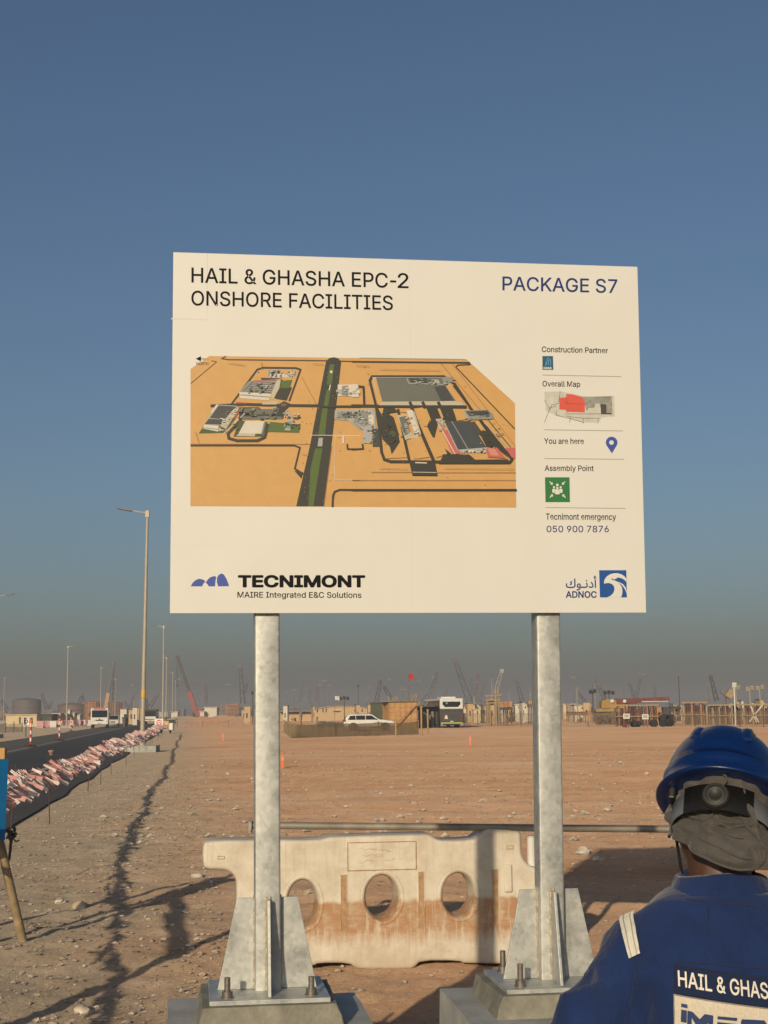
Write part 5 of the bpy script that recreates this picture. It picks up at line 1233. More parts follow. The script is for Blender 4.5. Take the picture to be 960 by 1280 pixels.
# ---- white SUV seen from its side, nose to the right
t = thing('suv', 'white four wheel drive car parked side on behind the green net fence', 'car'); W_ = 1.9
pf = [(-2.45,.45),(-2.5,.95),(-2.38,1.15),(-2.12,1.72),(-1.8,1.84),(.25,1.82),(.95,1.25),(2.2,1.08),(2.45,.85),(2.48,.45)]
b = MB(); b.prism(pf, lambda u,v,d: Vector((u,d,v)), -W_/2, W_/2); b.build('body', mt['white_paint'], t, .10, 3)
for s in (-1,1):
    yy = s*W_/2
    for q_,nm in (([(-2.05,1.22),(-1.85,1.66),(-1.35,1.70),(-1.32,1.22)],'side_window'),([(-1.27,1.22),(-1.30,1.70),(-.42,1.70),(-.40,1.22)],'side_window'),([(-.34,1.22),(-.36,1.70),(.22,1.68),(.74,1.22)],'side_window')):
        b = MB(); b.prism(q_, lambda u,v,d: Vector((u,d,v)), yy-.012, yy+.012); b.build(nm, mt['glass_dark'], t)
    for x_ in (-1.55,1.5):
        b = MB(); R = Matrix.Rotation(math.pi/2,3,'X'); b.lathe((x_,s*(W_/2-.09),.40),[(.25,-.13),(.38,-.13),(.40,-.1),(.40,.1),(.38,.13),(.25,.13)],20,0,R); w_ = b.build('wheel', mt['rubber'], t)
        b = MB(); b.lathe((x_,s*(W_/2-.09),.40),[(.001,-.11),(.25,-.09),(.25,.09),(.001,.11)],14,0,R); b.build('rim', mt['grey_steel'], w_)
    b = MB(); b.prism(circ(-1.55,.42,.50,16,None,0,180), lambda u,v,d: Vector((u,d,v)), yy-.01, yy+.02); b.build('arch_trim', mt['coach_grey'], t)
    b = MB(); b.prism(circ(1.5,.42,.50,16,None,0,180), lambda u,v,d: Vector((u,d,v)), yy-.01, yy+.02); b.build('arch_trim', mt['coach_grey'], t)
    b = MB(); b.box((.62,yy+s*.08,1.27),(.16,.16,.14)); b.build('mirror', mt['black'], t, .03)
    b = MB(); b.bx(-2.52,-2.25,yy-.25*s,yy+.015*s,1.0,1.28); b.build('tail_light', mt['maroon'], t, .03)
b = MB(); b.prism([(-2.42,1.20),(-2.16,1.68),(-2.19,1.70),(-2.46,1.21)], lambda u,v,d: Vector((u,d,v)), -.75,.75); b.build('rear_window', mt['glass_dark'], t)
b = MB(); b.prism([(.32,1.76),(.92,1.29),(.96,1.33),(.36,1.79)], lambda u,v,d: Vector((u,d,v)), -.75,.75); b.build('windscreen', mt['glass_dark'], t)
place(t, 461.5, 140, math.radians(2), .0); t.scale = (1,1,.85)
# ---- olive shade-net fence in front of the SUV, built as panels between timber posts
def net_fence(name, label, pts, h, mat, cat='fence', postm='timber', post_h=None, every=None, group=None, post_r=.05, sagr=.08):
    t = thing(name, label, cat, (pts[0][0],pts[0][1],0), 0, group); b = MB(); rs0 = []; rs1 = []; mid = []
    P_ = []
    for (x0,y0),(x1,y1) in zip(pts[:-1],pts[1:]):
        L_ = math.hypot(x1-x0,y1-y0); n = max(1,int(round(L_/(every or 2.6))))
        for k in range(n): P_.append((x0+(x1-x0)*k/n, y0+(y1-y0)*k/n))
    P_.append(pts[-1]); m_ = 6
    for i in range(len(P_)-1):
        for k in range(m_):
            f_ = k/m_; x = P_[i][0]*(1-f_)+P_[i+1][0]*f_; y = P_[i][1]*(1-f_)+P_[i+1][1]*f_; sg = sagr*4*f_*(1-f_); by = rnd.uniform(-.05,.05)
            rs0.append((x,y+by,.02+rnd.uniform(0,.04))); mid.append((x,y+by*1.5-.05,h*.5)); rs1.append((x,y+by*.4,h-sg-rnd.uniform(0,.04)))
    x,y = P_[-1]; rs0.append((x,y,.02)); mid.append((x,y,h*.5)); rs1.append((x,y,h))
    b.rings([rs0,mid,rs1],0,True,closed=False); b.build('net', mat, t, world=True)
    for x,y in P_:
        b = MB(); hh = (post_h or h+.08)+rnd.uniform(-.05,.12); b.tube((x,y+.04,-.1),(x,y+.04,hh),post_r,post_r,7); b.build('post', mt[postm], t, world=True)
    return t
ga = gnd(363,922.8); gb = gnd(523,918); g0 = gnd(349,917)
net_fence('net_fence', 'low olive shade net fence with timber posts in front of the white car', [(g0.x,g0.y+6),(ga.x,ga.y),(gb.x,gb.y)], 1.02, mt['net_green'], every=5.2)
mt['mesh_tan'] = net('tan wire mesh', (.30,.215,.13), .62)
for (pts, lab) in (([(gx(580,175),175),(gx(690,160),160)],'tan mesh fence between the bus and the right post'),
                   ([(gx(700,152),152),(gx(770,152),152)],'tan mesh fence right of the right post below the yellow crane'),
                   ([(gx(842,146),146),(gx(985,132),132)],'olive tan mesh fence behind the blue helmet')):
    net_fence('mesh_fence', lab, pts, 1.55, mt['mesh_tan'], every=3.0, group='mesh fences across the site', post_r=.04, postm='dark_steel')
mt['net_orange'] = net('orange barrier net', (.40,.19,.12), .75)
net_fence('orange_net_fence', 'long low faded orange net fence left of the left post', [(gx(222,190),190),(gx(318,185),185)], .75, mt['net_orange'], every=4, post_r=.03, postm='dark_steel')
net_fence('orange_net_fence', 'pale net fence in front of the cream shed at far left', [(gx(-4,150),150),(gx(28,158),158)], 1.0, mt['mesh_tan'], every=3, post_r=.04, postm='dark_steel')
# two stout posts at the net's end
for px,py,h,lab in ((495,921,1.25,'short pale timber post standing at the net fence'),(535,917,1.9,'timber post at the right end of the net fence'),(527,920,2.1,'timber post beside the canopy at the fence end')):
    g = gnd(px,py); b = MB(); b.tube((0,0,-.1),(0,0,h),.075,.07,8); b.box((0,0,h+.0),(.2,.16,.05)); tag(b.build('timber_post', mt['timber_warm'], None, loc=(0,0,0)), lab, 'post'); COL.objects[-1].location = (g.x,g.y,0)
# ---- timber shed, canopy, flag
D = 150; x0, x1 = gx(486.5,D), gx(520.5,D); xl = gx(478,D+1.2); zt = HZ(889,876.8,D)+CH
t = thing('timber_shed', 'warm plywood shed with dark battens beside the bus', 'shed', ((x0+x1)/2,D,0))
b = MB(); b.bx(x0,x1,D,D+3.5,0,zt); b.build('wall', mt['timber_warm'], t, world=True)
b = MB(); b.add([(xl,D+2.2,0),(x0-.005,D+.002,0),(x0-.005,D+.002,zt),(xl,D+2.2,zt)],[(0,1,2,3)]); b.add([(xl,D+2.2,0),(xl,D+5,0),(xl,D+5,zt),(xl,D+2.2,zt)],[(0,1,2,3)]); b.build('side_wall', mt['timber_warm'], t, world=True)
b = MB()
for k in range(6): x = x0+(x1-x0)*k/5; b.bx(x-.05,x+.05,D-.06,D-.004,0,zt-.02)
for z in (.25,.95,1.75,zt-.55): b.bx(x0,x1,D-.05,D-.006,z-.04,z+.04)
b.beam((x1+.1,D-.25,zt-.25),(x0+.4,D-.9,.2),.09,.12); b.build('batten', mt['rust'], t, world=True)
b = MB(); b.bx(xl-.2,x1+.22,D-.3,D+5,zt+.004,zt+.14); b.build('roof', mt['grey_steel'], t, .02, world=True)
t = thing('dark_container', 'dark green weathered container left of the timber shed', 'container', (gx(470,D+8),D+8,0)); b = MB(); b.bx(gx(463,D+8),gx(480,D+8),D+8,D+12,0,HZ(889,878.5,D+8)+CH); b.build('body', mt['green_dark'], t, world=True, bevel=.03); b = MB(); b.bx(gx(462.6,D+8),gx(480.4,D+8),D+7.9,D+12.1,HZ(889,878.5,D+8)+CH+.004,HZ(889,878,D+8)+CH+.1); b.build('roof', mt['dark_steel'], t, world=True)
t = thing('pipe_stack', 'tangle of brown scrap timber showing above the timber shed roof', 'scrap', (gx(509,D+14),D+14,0)); b = MB(); zb_ = 0
for k in range(18): 
    x = gx(509,D+14)+rnd.uniform(-1.2,1.2); b.beam((x,D+14,0),(x+rnd.uniform(-1.6,1.6),D+14+rnd.uniform(-.4,.4),rnd.uniform(2.5,3.75)),.10,.10)
b.build('boards', mt['timber'], t, world=True)
D = 152; t = thing('canopy', 'small dark site canopy between timber shed and bus', 'canopy', (gx(530,D),D,0))
b = MB(); b.bx(gx(522,D),gx(547,D+9),D+7,D+10,2.25,2.42); b.build('roof', mt['dark_steel'], t, world=True)
b = MB(); b.beam((gx(520,D),D+1,2.05),(gx(534,D),D+1,1.45),1.4,.08); b.build('awning', mt['grey_steel'], t, world=True)
for k in range(5):
    b = MB(); px = 523+k*5.2; b.bx(gx(px,D+6),gx(px+rnd.uniform(2,4.4),D+6),D+5,D+7,0,rnd.uniform(1.1,2.1)); b.build('stored_crate', mt[['dark_steel','grey_steel','maroon','grey_steel','black'][k]], t, .03, world=True)
b = MB(); b.bx(gx(521,D),gx(547,D+9),D+10,D+10.1,0,2.3); b.build('back_wall', mt['grey_steel'], t, world=True)
def flag(label, px, ptop, D, mat, wpx, hpx, group=None, kind='flag'):
    x = gx(px,D); zt = HZ(889,ptop,D)+CH; t = thing('flag', label, 'flag', (x,D,0)); b = MB(); b.tube((x,D,0),(x,D,zt),.05,.04,8); b.build('pole', mt['grey_steel'], t, world=True)
    w_,h_ = wpx*D/F, hpx*D/F; b = MB(); rs = [[(x+w_*i/10, D+.12*math.sin(i*1.1), zt-.05-h_*j-.12*w_*(i/10)**1.5) for i in range(11)] for j in (0,.5,1)]; b.rings(rs,0,True,closed=False); b.build('cloth', mat, t, world=True)
flag('red flag on a pole behind the timber shed', 511.2, 841.5, 165, mt['flag_red'], 6.3, 6.6)
flag('white flag on a pole above the tan warehouse', 418.5, 868.5, 300, mt['white_paint'], 6.0, 4.6)
# ---- tan warehouse
D = 320; t = thing('warehouse', 'long low tan warehouse between the two sign posts', 'building', (gx(420,D),D,0))
prof = [(390,886.5),(400,883.6),(412,882.4),(424,881.8),(440,882.4),(456,884.2),(464,886)]; z = lambda py: HZ(889.6,py,D)+CH
b = MB(); pl_ = [(gx(390,D),0)]+[(gx(a,D),z(c)) for a,c in prof]+[(gx(464,D),0)]; b.prism(pl_, lambda u,v,d: Vector((u,d,v)), D, D+14); b.build('wall', mt['tan_wall'], t, world=True)
b = MB(); q_ = [(gx(a,D),z(c)+.06) for a,c in prof]; b.rings([[(u,D-.35,v) for u,v in q_],[(u,D+14.3,v) for u,v in q_]],0,False,closed=False); ro = b.build('roof', mt['tan_wall'], t, world=True); sd_ = ro.modifiers.new('t','SOLIDIFY'); sd_.thickness = .12
b = MB(); b.bx(gx(416,D),gx(427,D),D-.1,D-.005,z(893),z(887)); sg_ = b.build('sign_plate', mt['white_wall'], t, world=True)
b = MB(); b.bx(gx(417,D),gx(426,D),D-.14,D-.102,z(888.9),z(887.9)); 
for k in range(3): b.bx(gx(418+k*2,D),gx(419+k*2,D),D-.14,D-.102,z(891.5),z(890.5))
b.build('sign_mark', mt['black_ink'], sg_, world=True)
for px in (374,396,403,407,443,452): 
    b = MB(); b.bx(gx(px,D),gx(px+1.6,D),D-.06,D-.004,z(893.5 if px>440 else 895),z(890)); b.build('window', mt['dark_steel'], t, world=True)
b = MB(); b.bx(gx(350,D),gx(390,D)-.01,D+1,D+12,0,z(888.4)); b.build('annex', mt['tan_wall'], t, world=True)
b = MB(); b.bx(gx(349,D),gx(391,D),D-1,D+12.5,z(888.3)+.01,z(886.4)); b.build('annex_roof', mt['grey_steel'], t, world=True)
b = MB(); b.bx(gx(356,D),gx(371,D),D+.9,D+.98,z(894.5),z(888.6)); b.build('window', mt['dark_steel'], t, world=True)
# rubble in front of the warehouse
b = MB(); r_ = np.random.default_rng(9)
t = thing('rubble_row', 'row of dumped grey rubble lying before the tan warehouse', 'rubble', (gx(415,180),180,0))
for k in range(70):
    x = gx(399,180)+(gx(436,180)-gx(399,180))*r_.random(); s = r_.uniform(.2,.55); b.lathe((x,180+r_.uniform(0,2),s*.2+r_.uniform(0,.3)),[(.01,-s*.6),(s*r_.uniform(.6,1),-s*.3),(s,s*.1),(s*r_.uniform(.4,.8),s*.5),(.01,s*.6)],6)
b.build('rubble', mt['stone_grey'], t, world=True).data.polygons.foreach_set('use_smooth',[False]*0) if False else b.build('stones', M('grey rubble',(.16,.14,.12),.9,0,.5,1), t, world=True)
# ---- cabins, containers, barriers of the left background
def cabin(name, label, px0, px1, ptop, D, mat, roof='grey_steel', depth=3.0, group=None, wins=(), cat='cabin', hz=893):
    x0,x1 = gx(px0,D),gx(px1,D); zt = HZ(hz,ptop,D)+CH; t = thing(name, label, cat, ((x0+x1)/2,D,0), 0, group)
    b = MB(); b.bx(x0,x1,D,D+depth,0,zt); b.build('wall', mt[mat], t, .02, world=True)
    b = MB(); b.bx(x0-.15,x1+.15,D-.25,D+depth+.15,zt+.004,zt+.13); b.build('roof', mt[roof], t, .02, world=True)
    for a,c,p0,p1 in wins:
        b = MB(); b.bx(gx(a,D),gx(c,D),D-.05,D-.004,HZ(hz,p1,D)*(1 if p1<hz else -1)+CH,HZ(hz,p0,D)*(1 if p0<hz else -1)+CH); b.build('window', mt['dark_steel'], t, world=True)
    return t
cabin('cream_shed','long cream shed with a flat roof at far left, beside the white sign',7.5,46,893.6,235,'cream','cream',4, wins=((24,26,896,904),(38,41,897,905)),hz=894.5)
cabin('dark_container','dark green container between cream shed and white cabins',49,65,893.5,245,'green_dark','dark_steel',4,hz=894.3)
cabin('white_cabin','white cabin with a dark window band right of the green container',66,75.5,892.3,250,'white_wall','white_wall',3,wins=((68,74,893.2,894.6),),hz=894.2)
cabin('white_cabin','low white cabin left of the slim lamp post',76.5,83,895.2,252,'white_wall','white_wall',3,hz=894.1)
cabin('white_cabin','tall narrow white cabin right of the far verge lamp',83.8,87.4,888.0,254,'white_wall','white_wall',2,hz=894)
cabin('white_cabin','white cabin next to the tall narrow one',87.6,93,891.8,255,'white_wall','white_wall',3,wins=((89,91,894,897),),hz=894)
cabin('white_cabin','flat white cabin nearest to the minibus',93.4,100,893.8,256,'white_wall','white_wall',3,hz=894)
cabin('water_tank','white square tank standing on the sand by the red crane',255.5,271,884.5,290,'white_wall','white_wall',4,cat='tank',hz=892)
cabin('water_tank','small white box beside the square white tank',250,255,889.5,288,'white_wall','white_wall',3,cat='tank',hz=892)
cabin('white_pickup_cabin','low white site cabin far beyond the yellow generator',214,222,895.2,330,'white_wall','white_wall',3,hz=892.5)
def pbar(label):
    t = thing('road_barrier', label, 'barrier', (0,0,0), 0, 'red and white barriers along the far verge'); b = MB()
    pf = [(-.25,0),(.25,0),(.25,.18),(.12,.3),(.1,.95),(-.1,.95),(-.12,.3),(-.25,.18)]; b.prism(pf, lambda u,v,d: Vector((d,u,v)), -.48,.48); o = b.build('body', mt['white_paint'], t, .03); return t
pb0 = pbar('red or white plastic road barrier in the row along the far verge'); pbr = None
for k in range(34):
    px = 49+k*1.95+rnd.uniform(-.6,.6); D = 215+k*1.2+rnd.uniform(-14,14)
    o = pb0 if k == 0 else dup(pb0); o.location = (gx(px,D),D,0); o.rotation_euler = (0,0,rnd.uniform(-1.2,1.2))
    if k%3:
        for c_ in COL.objects:
            if c_.parent == o:
                if pbr is None: pbr = c_.data.copy(); pbr.materials[0] = mt['flag_pink']
                c_.data = pbr
# ---- storage tanks in the haze
def tank(label, px0, px1, ptop, D, mat, bands=None, hz=894):
    x0,x1 = gx(px0,D),gx(px1,D); r_ = (x1-x0)/2; zt = HZ(hz,ptop,D)+CH; t = thing('storage_tank', label, 'tank', ((x0+x1)/2,D+r_,0), 0, 'storage tanks in the haze')
    b = MB(); b.lathe((0,0,0),[(r_,0),(r_,zt)],36); b.build('shell', mat, t); b = MB(); b.lathe((0,0,zt+.004),[(r_*1.01,0),(r_*.6,r_*.10),(.01,r_*.15)],36); b.build('roof', mat, t)
    b = MB(); 
    for k in range(3): b.lathe((0,0,zt*(.35+.28*k)),[(r_+.02,0),(r_+.25,.02),(r_+.25,.2),(r_+.02,.22)],36)
    b.build('wind_girder', mt['grey_steel'] if not bands else mt['rust'], t)
    if bands:
        for k in range(18):
            a = 2*math.pi*k/18; b = MB()
        b = MB()
        for k in range(18):
            a = 2*math.pi*k/18; b.tube(((r_+.5)*math.cos(a),(r_+.5)*math.sin(a),0),((r_+.5)*math.cos(a),(r_+.5)*math.sin(a),zt+.5),.08,.08,5)
        b.build('scaffold', mt['rust'], t)
tank('round grey storage tank behind the cream shed',10.8,46.6,874.5,560,mt['tank_grey'])
tank('wide brown storage tank behind the white cabins',68.5,104,881,570,mt['tank_brown'])
tank('storage tank ringed by rust scaffolding left of the minibus',104.5,123,878,560,mt['rust'],True)
tank('storage tank ringed by scaffolding right of the minibus',135,151,879,600,mt['tank_brown'],True)
# ---- cranes
mt['crane_grey'] = M('crane boom grey', (.10,.10,.10), .6, 0, .2, .3); mt['crane_pale'] = M('crane boom pale', (.40,.36,.30), .6, 0, .2, .3); mt['crane_tan'] = M('crane boom tan', (.45,.28,.13), .6, 0, .2, .3)
def lattice(b, a, c, w0, w1, m=0, r=.09):
    a,c = Vector(a),Vector(c); d = (c-a).normalized(); s = d.cross(Vector((0,1,0))).normalized(); q_ = d.cross(s); n = max(4,int((c-a).length/max(w0*1.6,1.2)))
    def pt(k,i): f_ = k/n; w_ = w0*(1-f_)+w1*f_; return a+(c-a)*f_+s*w_/2*(1,-1,-1,1)[i]+q_*w_/2*(1,1,-1,-1)[i]
    for i in range(4): b.tube(pt(0,i),pt(n,i),r,r*.8,4,m)
    for k in range(n):
        for i in range(4): b.tube(pt(k,i),pt(k+1,(i+1)%4),r*.6,r*.6,3,m,False)
def crane(label, base, tip, D, mat='crane_grey', low=None, lat=True, w=1.3, jib=None, body='grey_steel', hook=True):
    hz = 894.9-.0105*base[0]; P3 = lambda p: Vector((gx(p[0],D), D, max(1.2,(hz-p[1])*D/F+CH)))
    a,c = P3(base),P3(tip); t = thing('crane', label, 'crane', (a.x,D,0)); f0 = 0
    if low:
        f0 = .38; m_ = a+(c-a)*f0; b = MB(); b.beam(a,m_,w*1.15,w*1.15); b.build('lower_boom', mt[low], t, world=True)
    b = MB(); a2 = a+(c-a)*f0
    if lat and not low: lattice(b,a2,c,w,w*.6,0,.10 if D<500 else .14)
    else: b.beam(a2,c,w*.75,w*.75)
    b.box(c,(w*.9,w*.8,w*.9)); bo_ = b.build('boom', mt[mat], t, world=True)
    if jib:
        j0,j1 = P3(jib[0]),P3(jib[1]); b = MB(); lattice(b,j0,j1,w*.8,w*.4,0,.12); b.build('jib', mt[mat], t, world=True)
    b = MB(); sx = -1 if c.x > a.x else 1
    b.bx(a.x-1.6+sx*1.5,a.x+1.6+sx*1.5,D-1.3,D+1.3,1.1,2.9); b.build('counterweight_deck', mt[body], t, .1, world=True)
    b = MB(); b.bx(a.x-2.6,a.x+2.6,D-1.5,D+1.5,.0,1.08); b.build('crawler_base', mt['dark_steel'], t, .1, world=True)
    if hook and abs(c.x-a.x) > 1:
        b = MB(); p = c; b.tube(p,(p.x,p.y,p.z*.55),.05,.05,4); b.box((p.x,p.y,p.z*.55),(.5,.5,.8)); b.build('hook_line', mt['dark_steel'], t, world=True)
CR_ = [('red and black telescopic crane leaning left, near the yellow generator',(245.5,891),(221,822),380,'dark_steel','crane_red',.95,'crane_red'),
('crane with a tan lower boom rising behind the minibus',(131.5,890),(141.2,829),420,'crane_grey','crane_tan',.9,'crane_tan'),
('thin dark crane upright behind the tan crane',(141.5,890),(141.2,852),620,'dark_steel',None,1.2,'grey_steel'),
('small lattice crane at the far left edge leaning left',(9,888),(1,875),640,'crane_grey',None,1.3,'grey_steel'),
('lattice crane leaning left between two tanks',(59,887),(51,866.5),660,'crane_grey',None,1.3,'grey_steel'),
('short lattice crane leaning right between two tanks',(60,886),(64.5,877),680,'crane_grey',None,1.2,'grey_steel'),
('crane with a bent tip above the wide brown tank',(98,882),(102,868.5),650,'crane_grey',None,1.2,'grey_steel'),
('faint crane leaning right just right of the nearest lamp post',(187,884),(197,868),640,'crane_grey',None,1.4,'grey_steel'),
('faint crane leaning right left of the nearest lamp post',(163,884),(167.5,869),760,'crane_grey',None,1.2,'grey_steel'),
('faint thin crane leaning left right of the minibus',(160,885),(155.5,877),760,'crane_grey',None,1.2,'grey_steel'),
('tall lattice crane with a jib left of the left sign post',(303.5,880),(300,833.5),520,'crane_grey',None,1.6,'grey_steel'),
('dark crane leaning right above the green container',(470.5,878),(475.8,852.5),430,'dark_steel',None,1.2,'grey_steel'),
('short crane leaning left just left of the timber shed roof',(490,876),(481,859.5),430,'dark_steel',None,1.2,'grey_steel'),
('crane with a bent boom above the canopy',(527,880),(540.5,863),480,'crane_grey',None,1.5,'grey_steel'),
('tall crane leaning left above the bus',(588,880),(570.2,826.5),430,'crane_grey',None,1.7,'grey_steel'),
('faint crane leaning left right of the bus',(592,876),(588.8,846),800,'crane_grey',None,1.6,'grey_steel'),
('faint crane leaning right between bus and gate',(594.5,876),(599,845),800,'maroon',None,1.6,'grey_steel'),
('faint steep crane leaning right near the gate',(600,878),(605,857),820,'crane_grey',None,1.5,'grey_steel'),
('pale crane leaning right above the timber gate',(618,872),(628.3,839.5),520,'crane_pale',None,1.5,'grey_steel'),
('grey crane leaning left, just left of the right sign post',(653,877),(646.2,850),560,'crane_grey',None,1.5,'grey_steel'),
('faint twin crane, left boom, between the left post and the white flag',(375,878),(378.8,849.5),900,'crane_grey',None,1.6,'grey_steel'),
('faint crane with a dark mast near the white flag',(387.5,880),(386.5,861),820,'crane_grey',None,1.6,'grey_steel'),
('faint steep crane right of the twin crane',(396,878),(397.5,857),840,'maroon',None,1.6,'grey_steel'),
('thin crane leaning left just right of the right sign post',(735,881),(724,866.5),600,'crane_grey',None,1.2,'grey_steel'),
('thin crane leaning right above the cream buildings',(740,868),(746.5,850),600,'crane_grey',None,1.2,'grey_steel'),
('dark crane leaning left above the yellow mobile crane',(757,876),(749.5,858.5),480,'crane_grey',None,1.2,'grey_steel'),
('thin crane, left boom of the crossing pair above the maroon boom',(795,876),(788,854),650,'crane_grey',None,1.3,'grey_steel'),
('thin crane, right boom of the crossing pair above the maroon boom',(795,876),(802,849),660,'crane_grey',None,1.3,'grey_steel'),
('faint upright crane left of the blue helmet',(820,878),(819.5,858.5),760,'crane_grey',None,1.2,'grey_steel'),
('dark crane leaning left above the helmet',(896.5,876),(890.3,846),520,'dark_steel',None,1.3,'grey_steel'),
('faint crane leaning right right of the bus roof',(553,879),(560,862),900,'crane_grey',None,1.4,'grey_steel'),
('faint red mast crane left of the tall lattice crane',(258,880),(257,857),800,'maroon',None,1.4,'grey_steel')]
for lab,ba,tp_,D,mat,low,w_,bd in CR_:
    jib = None
    if 'bent boom' in lab: jib = ((540.5,863),(547.3,841))
    if 'with a jib' in lab: jib = ((304.5,866),(308.8,855))
    if 'bent tip' in lab: jib = ((102,868.5),(105,878))
    crane(lab,ba,tp_,D,mat,low,True,w_,jib,bd, hook=low is not None)
# ---- light masts
def mast(label, px, ptop, pbase_D, D, heads=2, mat='dark_steel'):
    x = gx(px,D); zt = HZ(889,ptop,D)+CH; t = thing('light_mast', label, 'light mast', (x,D,0), 0, 'floodlight masts'); b = MB(); b.tube((x,D,0),(x,D,zt),.08,.06,7); b.build('pole', mt[mat], t, world=True)
    for k in range(heads):
        b = MB(); b.box((x+(k-(heads-1)/2)*.55,D-.1,zt-.1+.1*(k%2)),(.45,.25,.5),Matrix.Rotation(.4,3,'X')); b.build('floodlight', mt[mat], t, .04, world=True)
mast('dark floodlight mast in front of the tan warehouse',430.5,871,0,230,3)
mast('thin dark mast right of the tan warehouse',448,856,0,330,1)
mast('dark floodlight mast above the cream buildings',741.5,866,0,200,2)
mast('twin headed floodlight mast above the yellow crane',762,867.5,0,210,3)
mast('tan floodlight mast right of the forked frame above the helmet',921,863,0,165,2,'pole_tan')
mast('bundled tan floodlight mast farther right above the helmet',938.5,864,0,168,2,'pole_tan')
mast('tan floodlight mast at the right edge above the helmet',951,863,0,168,2,'pole_tan')
mast('slim pale pole beside the tan mast above the helmet',919,859,0,150,1,'white_paint')
mast('small lamp mast left of the left sign post',316,863,0,230,1)
# ---- gate frame and brown stacks right of the bus
D = 168; t = thing('timber_gate', 'tall timber scaffold gate frame right of the bus', 'gate', (gx(617,D),D,0))
for px,h,w_ in ((609.5,3.3,.16),(620.2,4.2,.30),(624,3.9,.14),(613,2.6,.12)): b = MB(); b.tube((gx(px,D),D,-.1),(gx(px,D),D,h),w_/2,w_/2,7); b.build('upright', mt['timber'], t, world=True)
for py in (870,875.5,879): b = MB(); b.beam((gx(607,D),D-.05,HZ(888.5,py,D)+CH),(gx(627,D),D-.05,HZ(888.5,py-.6,D)+CH),.1,.14); b.build('cross_beam', mt['timber'], t, world=True)
b = MB(); b.bx(gx(612,D),gx(618,D),D+.5,D+.6,2.4,3.2); b.build('board', mt['timber'], t, world=True)
def stackbox(name, label, px0, px1, p0, p1, D, mats, cat, rows=3, hz=888, group=None):
    x0,x1 = gx(px0,D),gx(px1,D); z0,z1 = max(0,(hz-p1)*D/F+CH),(hz-p0)*D/F+CH; t = thing(name, label, cat, ((x0+x1)/2,D,0), 0, group)
    n = max(3,int((x1-x0)/.9)); dz = (z1-z0)/rows
    for r_ in range(rows):
        b = MB()
        for k in range(n):
            if rnd.random() < .12 and r_ == rows-1: continue
            xa = x0+(x1-x0)*k/n; b.bx(xa+.02,xa+(x1-x0)/n-.02,D+rnd.uniform(-.2,.2),D+2.2,z0+dz*r_+.004,z0+dz*(r_+1)*(1)-.004-rnd.uniform(0,.06*dz))
        b.build('tier', mats[r_%len(mats)], t, world=True)
    if z0 > .2:
        for f_ in (.05,.35,.65,.95): b = MB(); b.tube((x0+(x1-x0)*f_,D+1,0),(x0+(x1-x0)*f_,D+1,z0),.07,.07,6); b.build('leg', mt['dark_steel'], t, world=True)
    return t
stackbox('timber_stack','orange brown timber stack right of the gate',624.5,641,876.5,887,185,[mt['dark_steel'],mt['rust'],mt['rust']],'stack')
stackbox('pallet_stack','small stack with a tan top just left of the right post',661,668,876,884,190,[mt['tank_brown'],mt['timber_warm']],'stack',2)
cabin('white_cabin','row of white cabins left of the right sign post',644,668,881,230,'white_wall','white_wall',3,wins=((648,650,883,885),(656,658,883,885)),hz=888)
cabin('cream_building','pale flat building between the bus and the gate',580,608,882.8,260,'cream','maroon',5,wins=((595,598,887,890),),hz=888.7)
cabin('cream_building','cream building with a dark doorway beside the gate',592,600,887,215,'cream','cream',3,wins=((596,597.5,888.5,891),),hz=888.6)
cabin('cream_building','long cream building right of the right sign post',704,722,880.5,290,'cream','white_wall',6,wins=((708,709.5,884,886),(714,715.5,884,886)),hz=887.3)
cabin('cream_building','cream building with dark base under the thin cranes',722.5,739,881.8,280,'cream','white_wall',6,wins=((727,729,884,886),),hz=887.2)
# parked dark low trailer under the cream building
stackbox('flat_trailer','dark loaded flat trailer in front of the cream buildings',711,734,890,894.5,200,[mt['dark_steel'],mt['maroon']],'trailer',2)
# ---- yellow mobile crane with a folded maroon boom
D = 172; hz = 886.8; z = lambda py: (hz-py)*D/F+CH
t = thing('mobile_crane', 'yellow mobile crane with its maroon boom lying level, right of the right post', 'crane', (gx(770,D),D,0))
b = MB(); b.bx(gx(745,D),gx(768,D),D,D+2.6,z(889.5),z(886)); b.build('deck', mt['yellow_dull'], t, .05, world=True)
b = MB(); b.prism([(gx(752,D),z(885.5)),(gx(753,D),z(876)),(gx(760,D),z(873.4)),(gx(771,D),z(875)),(gx(772,D),z(885.5))], lambda u,v,d: Vector((u,d,v)), D-.1, D+2.4); b.build('engine_house', mt['yellow_dull'], t, .08, world=True)
b = MB(); b.prism([(gx(771,D),z(873.4)),(gx(803,D),z(873.2)),(gx(838,D),z(871.6)),(gx(838,D),z(876)),(gx(803,D),z(878)),(gx(784,D),z(881)),(gx(771,D),z(880.5))], lambda u,v,d: Vector((u,d,v)), D+.2, D+1.6); b.build('boom', mt['maroon'], t, .06, world=True)
b = MB(); b.bx(gx(803,D),gx(836,D),D+.1,D+.195,z(877.8),z(876.8)); b.build('boom_trim', mt['cream'], t, world=True)
b = MB(); b.bx(gx(772,D),gx(786,D),D-.15,D+2.2,z(886),z(880.8)); b.build('cab', mt['yellow_dull'], t, .06, world=True)
for px,py,r_ in ((765.5,876.5,.24),(781,876.8,.22)): b = MB(); b.lathe((gx(px,D),D-.25,z(py)),[(.001,-.05),(r_,-.05),(r_,.05),(.001,.05)],14,0,Matrix.Rotation(math.pi/2,3,'X')); b.build('work_lamp', mt['thread_white'], t, world=True)
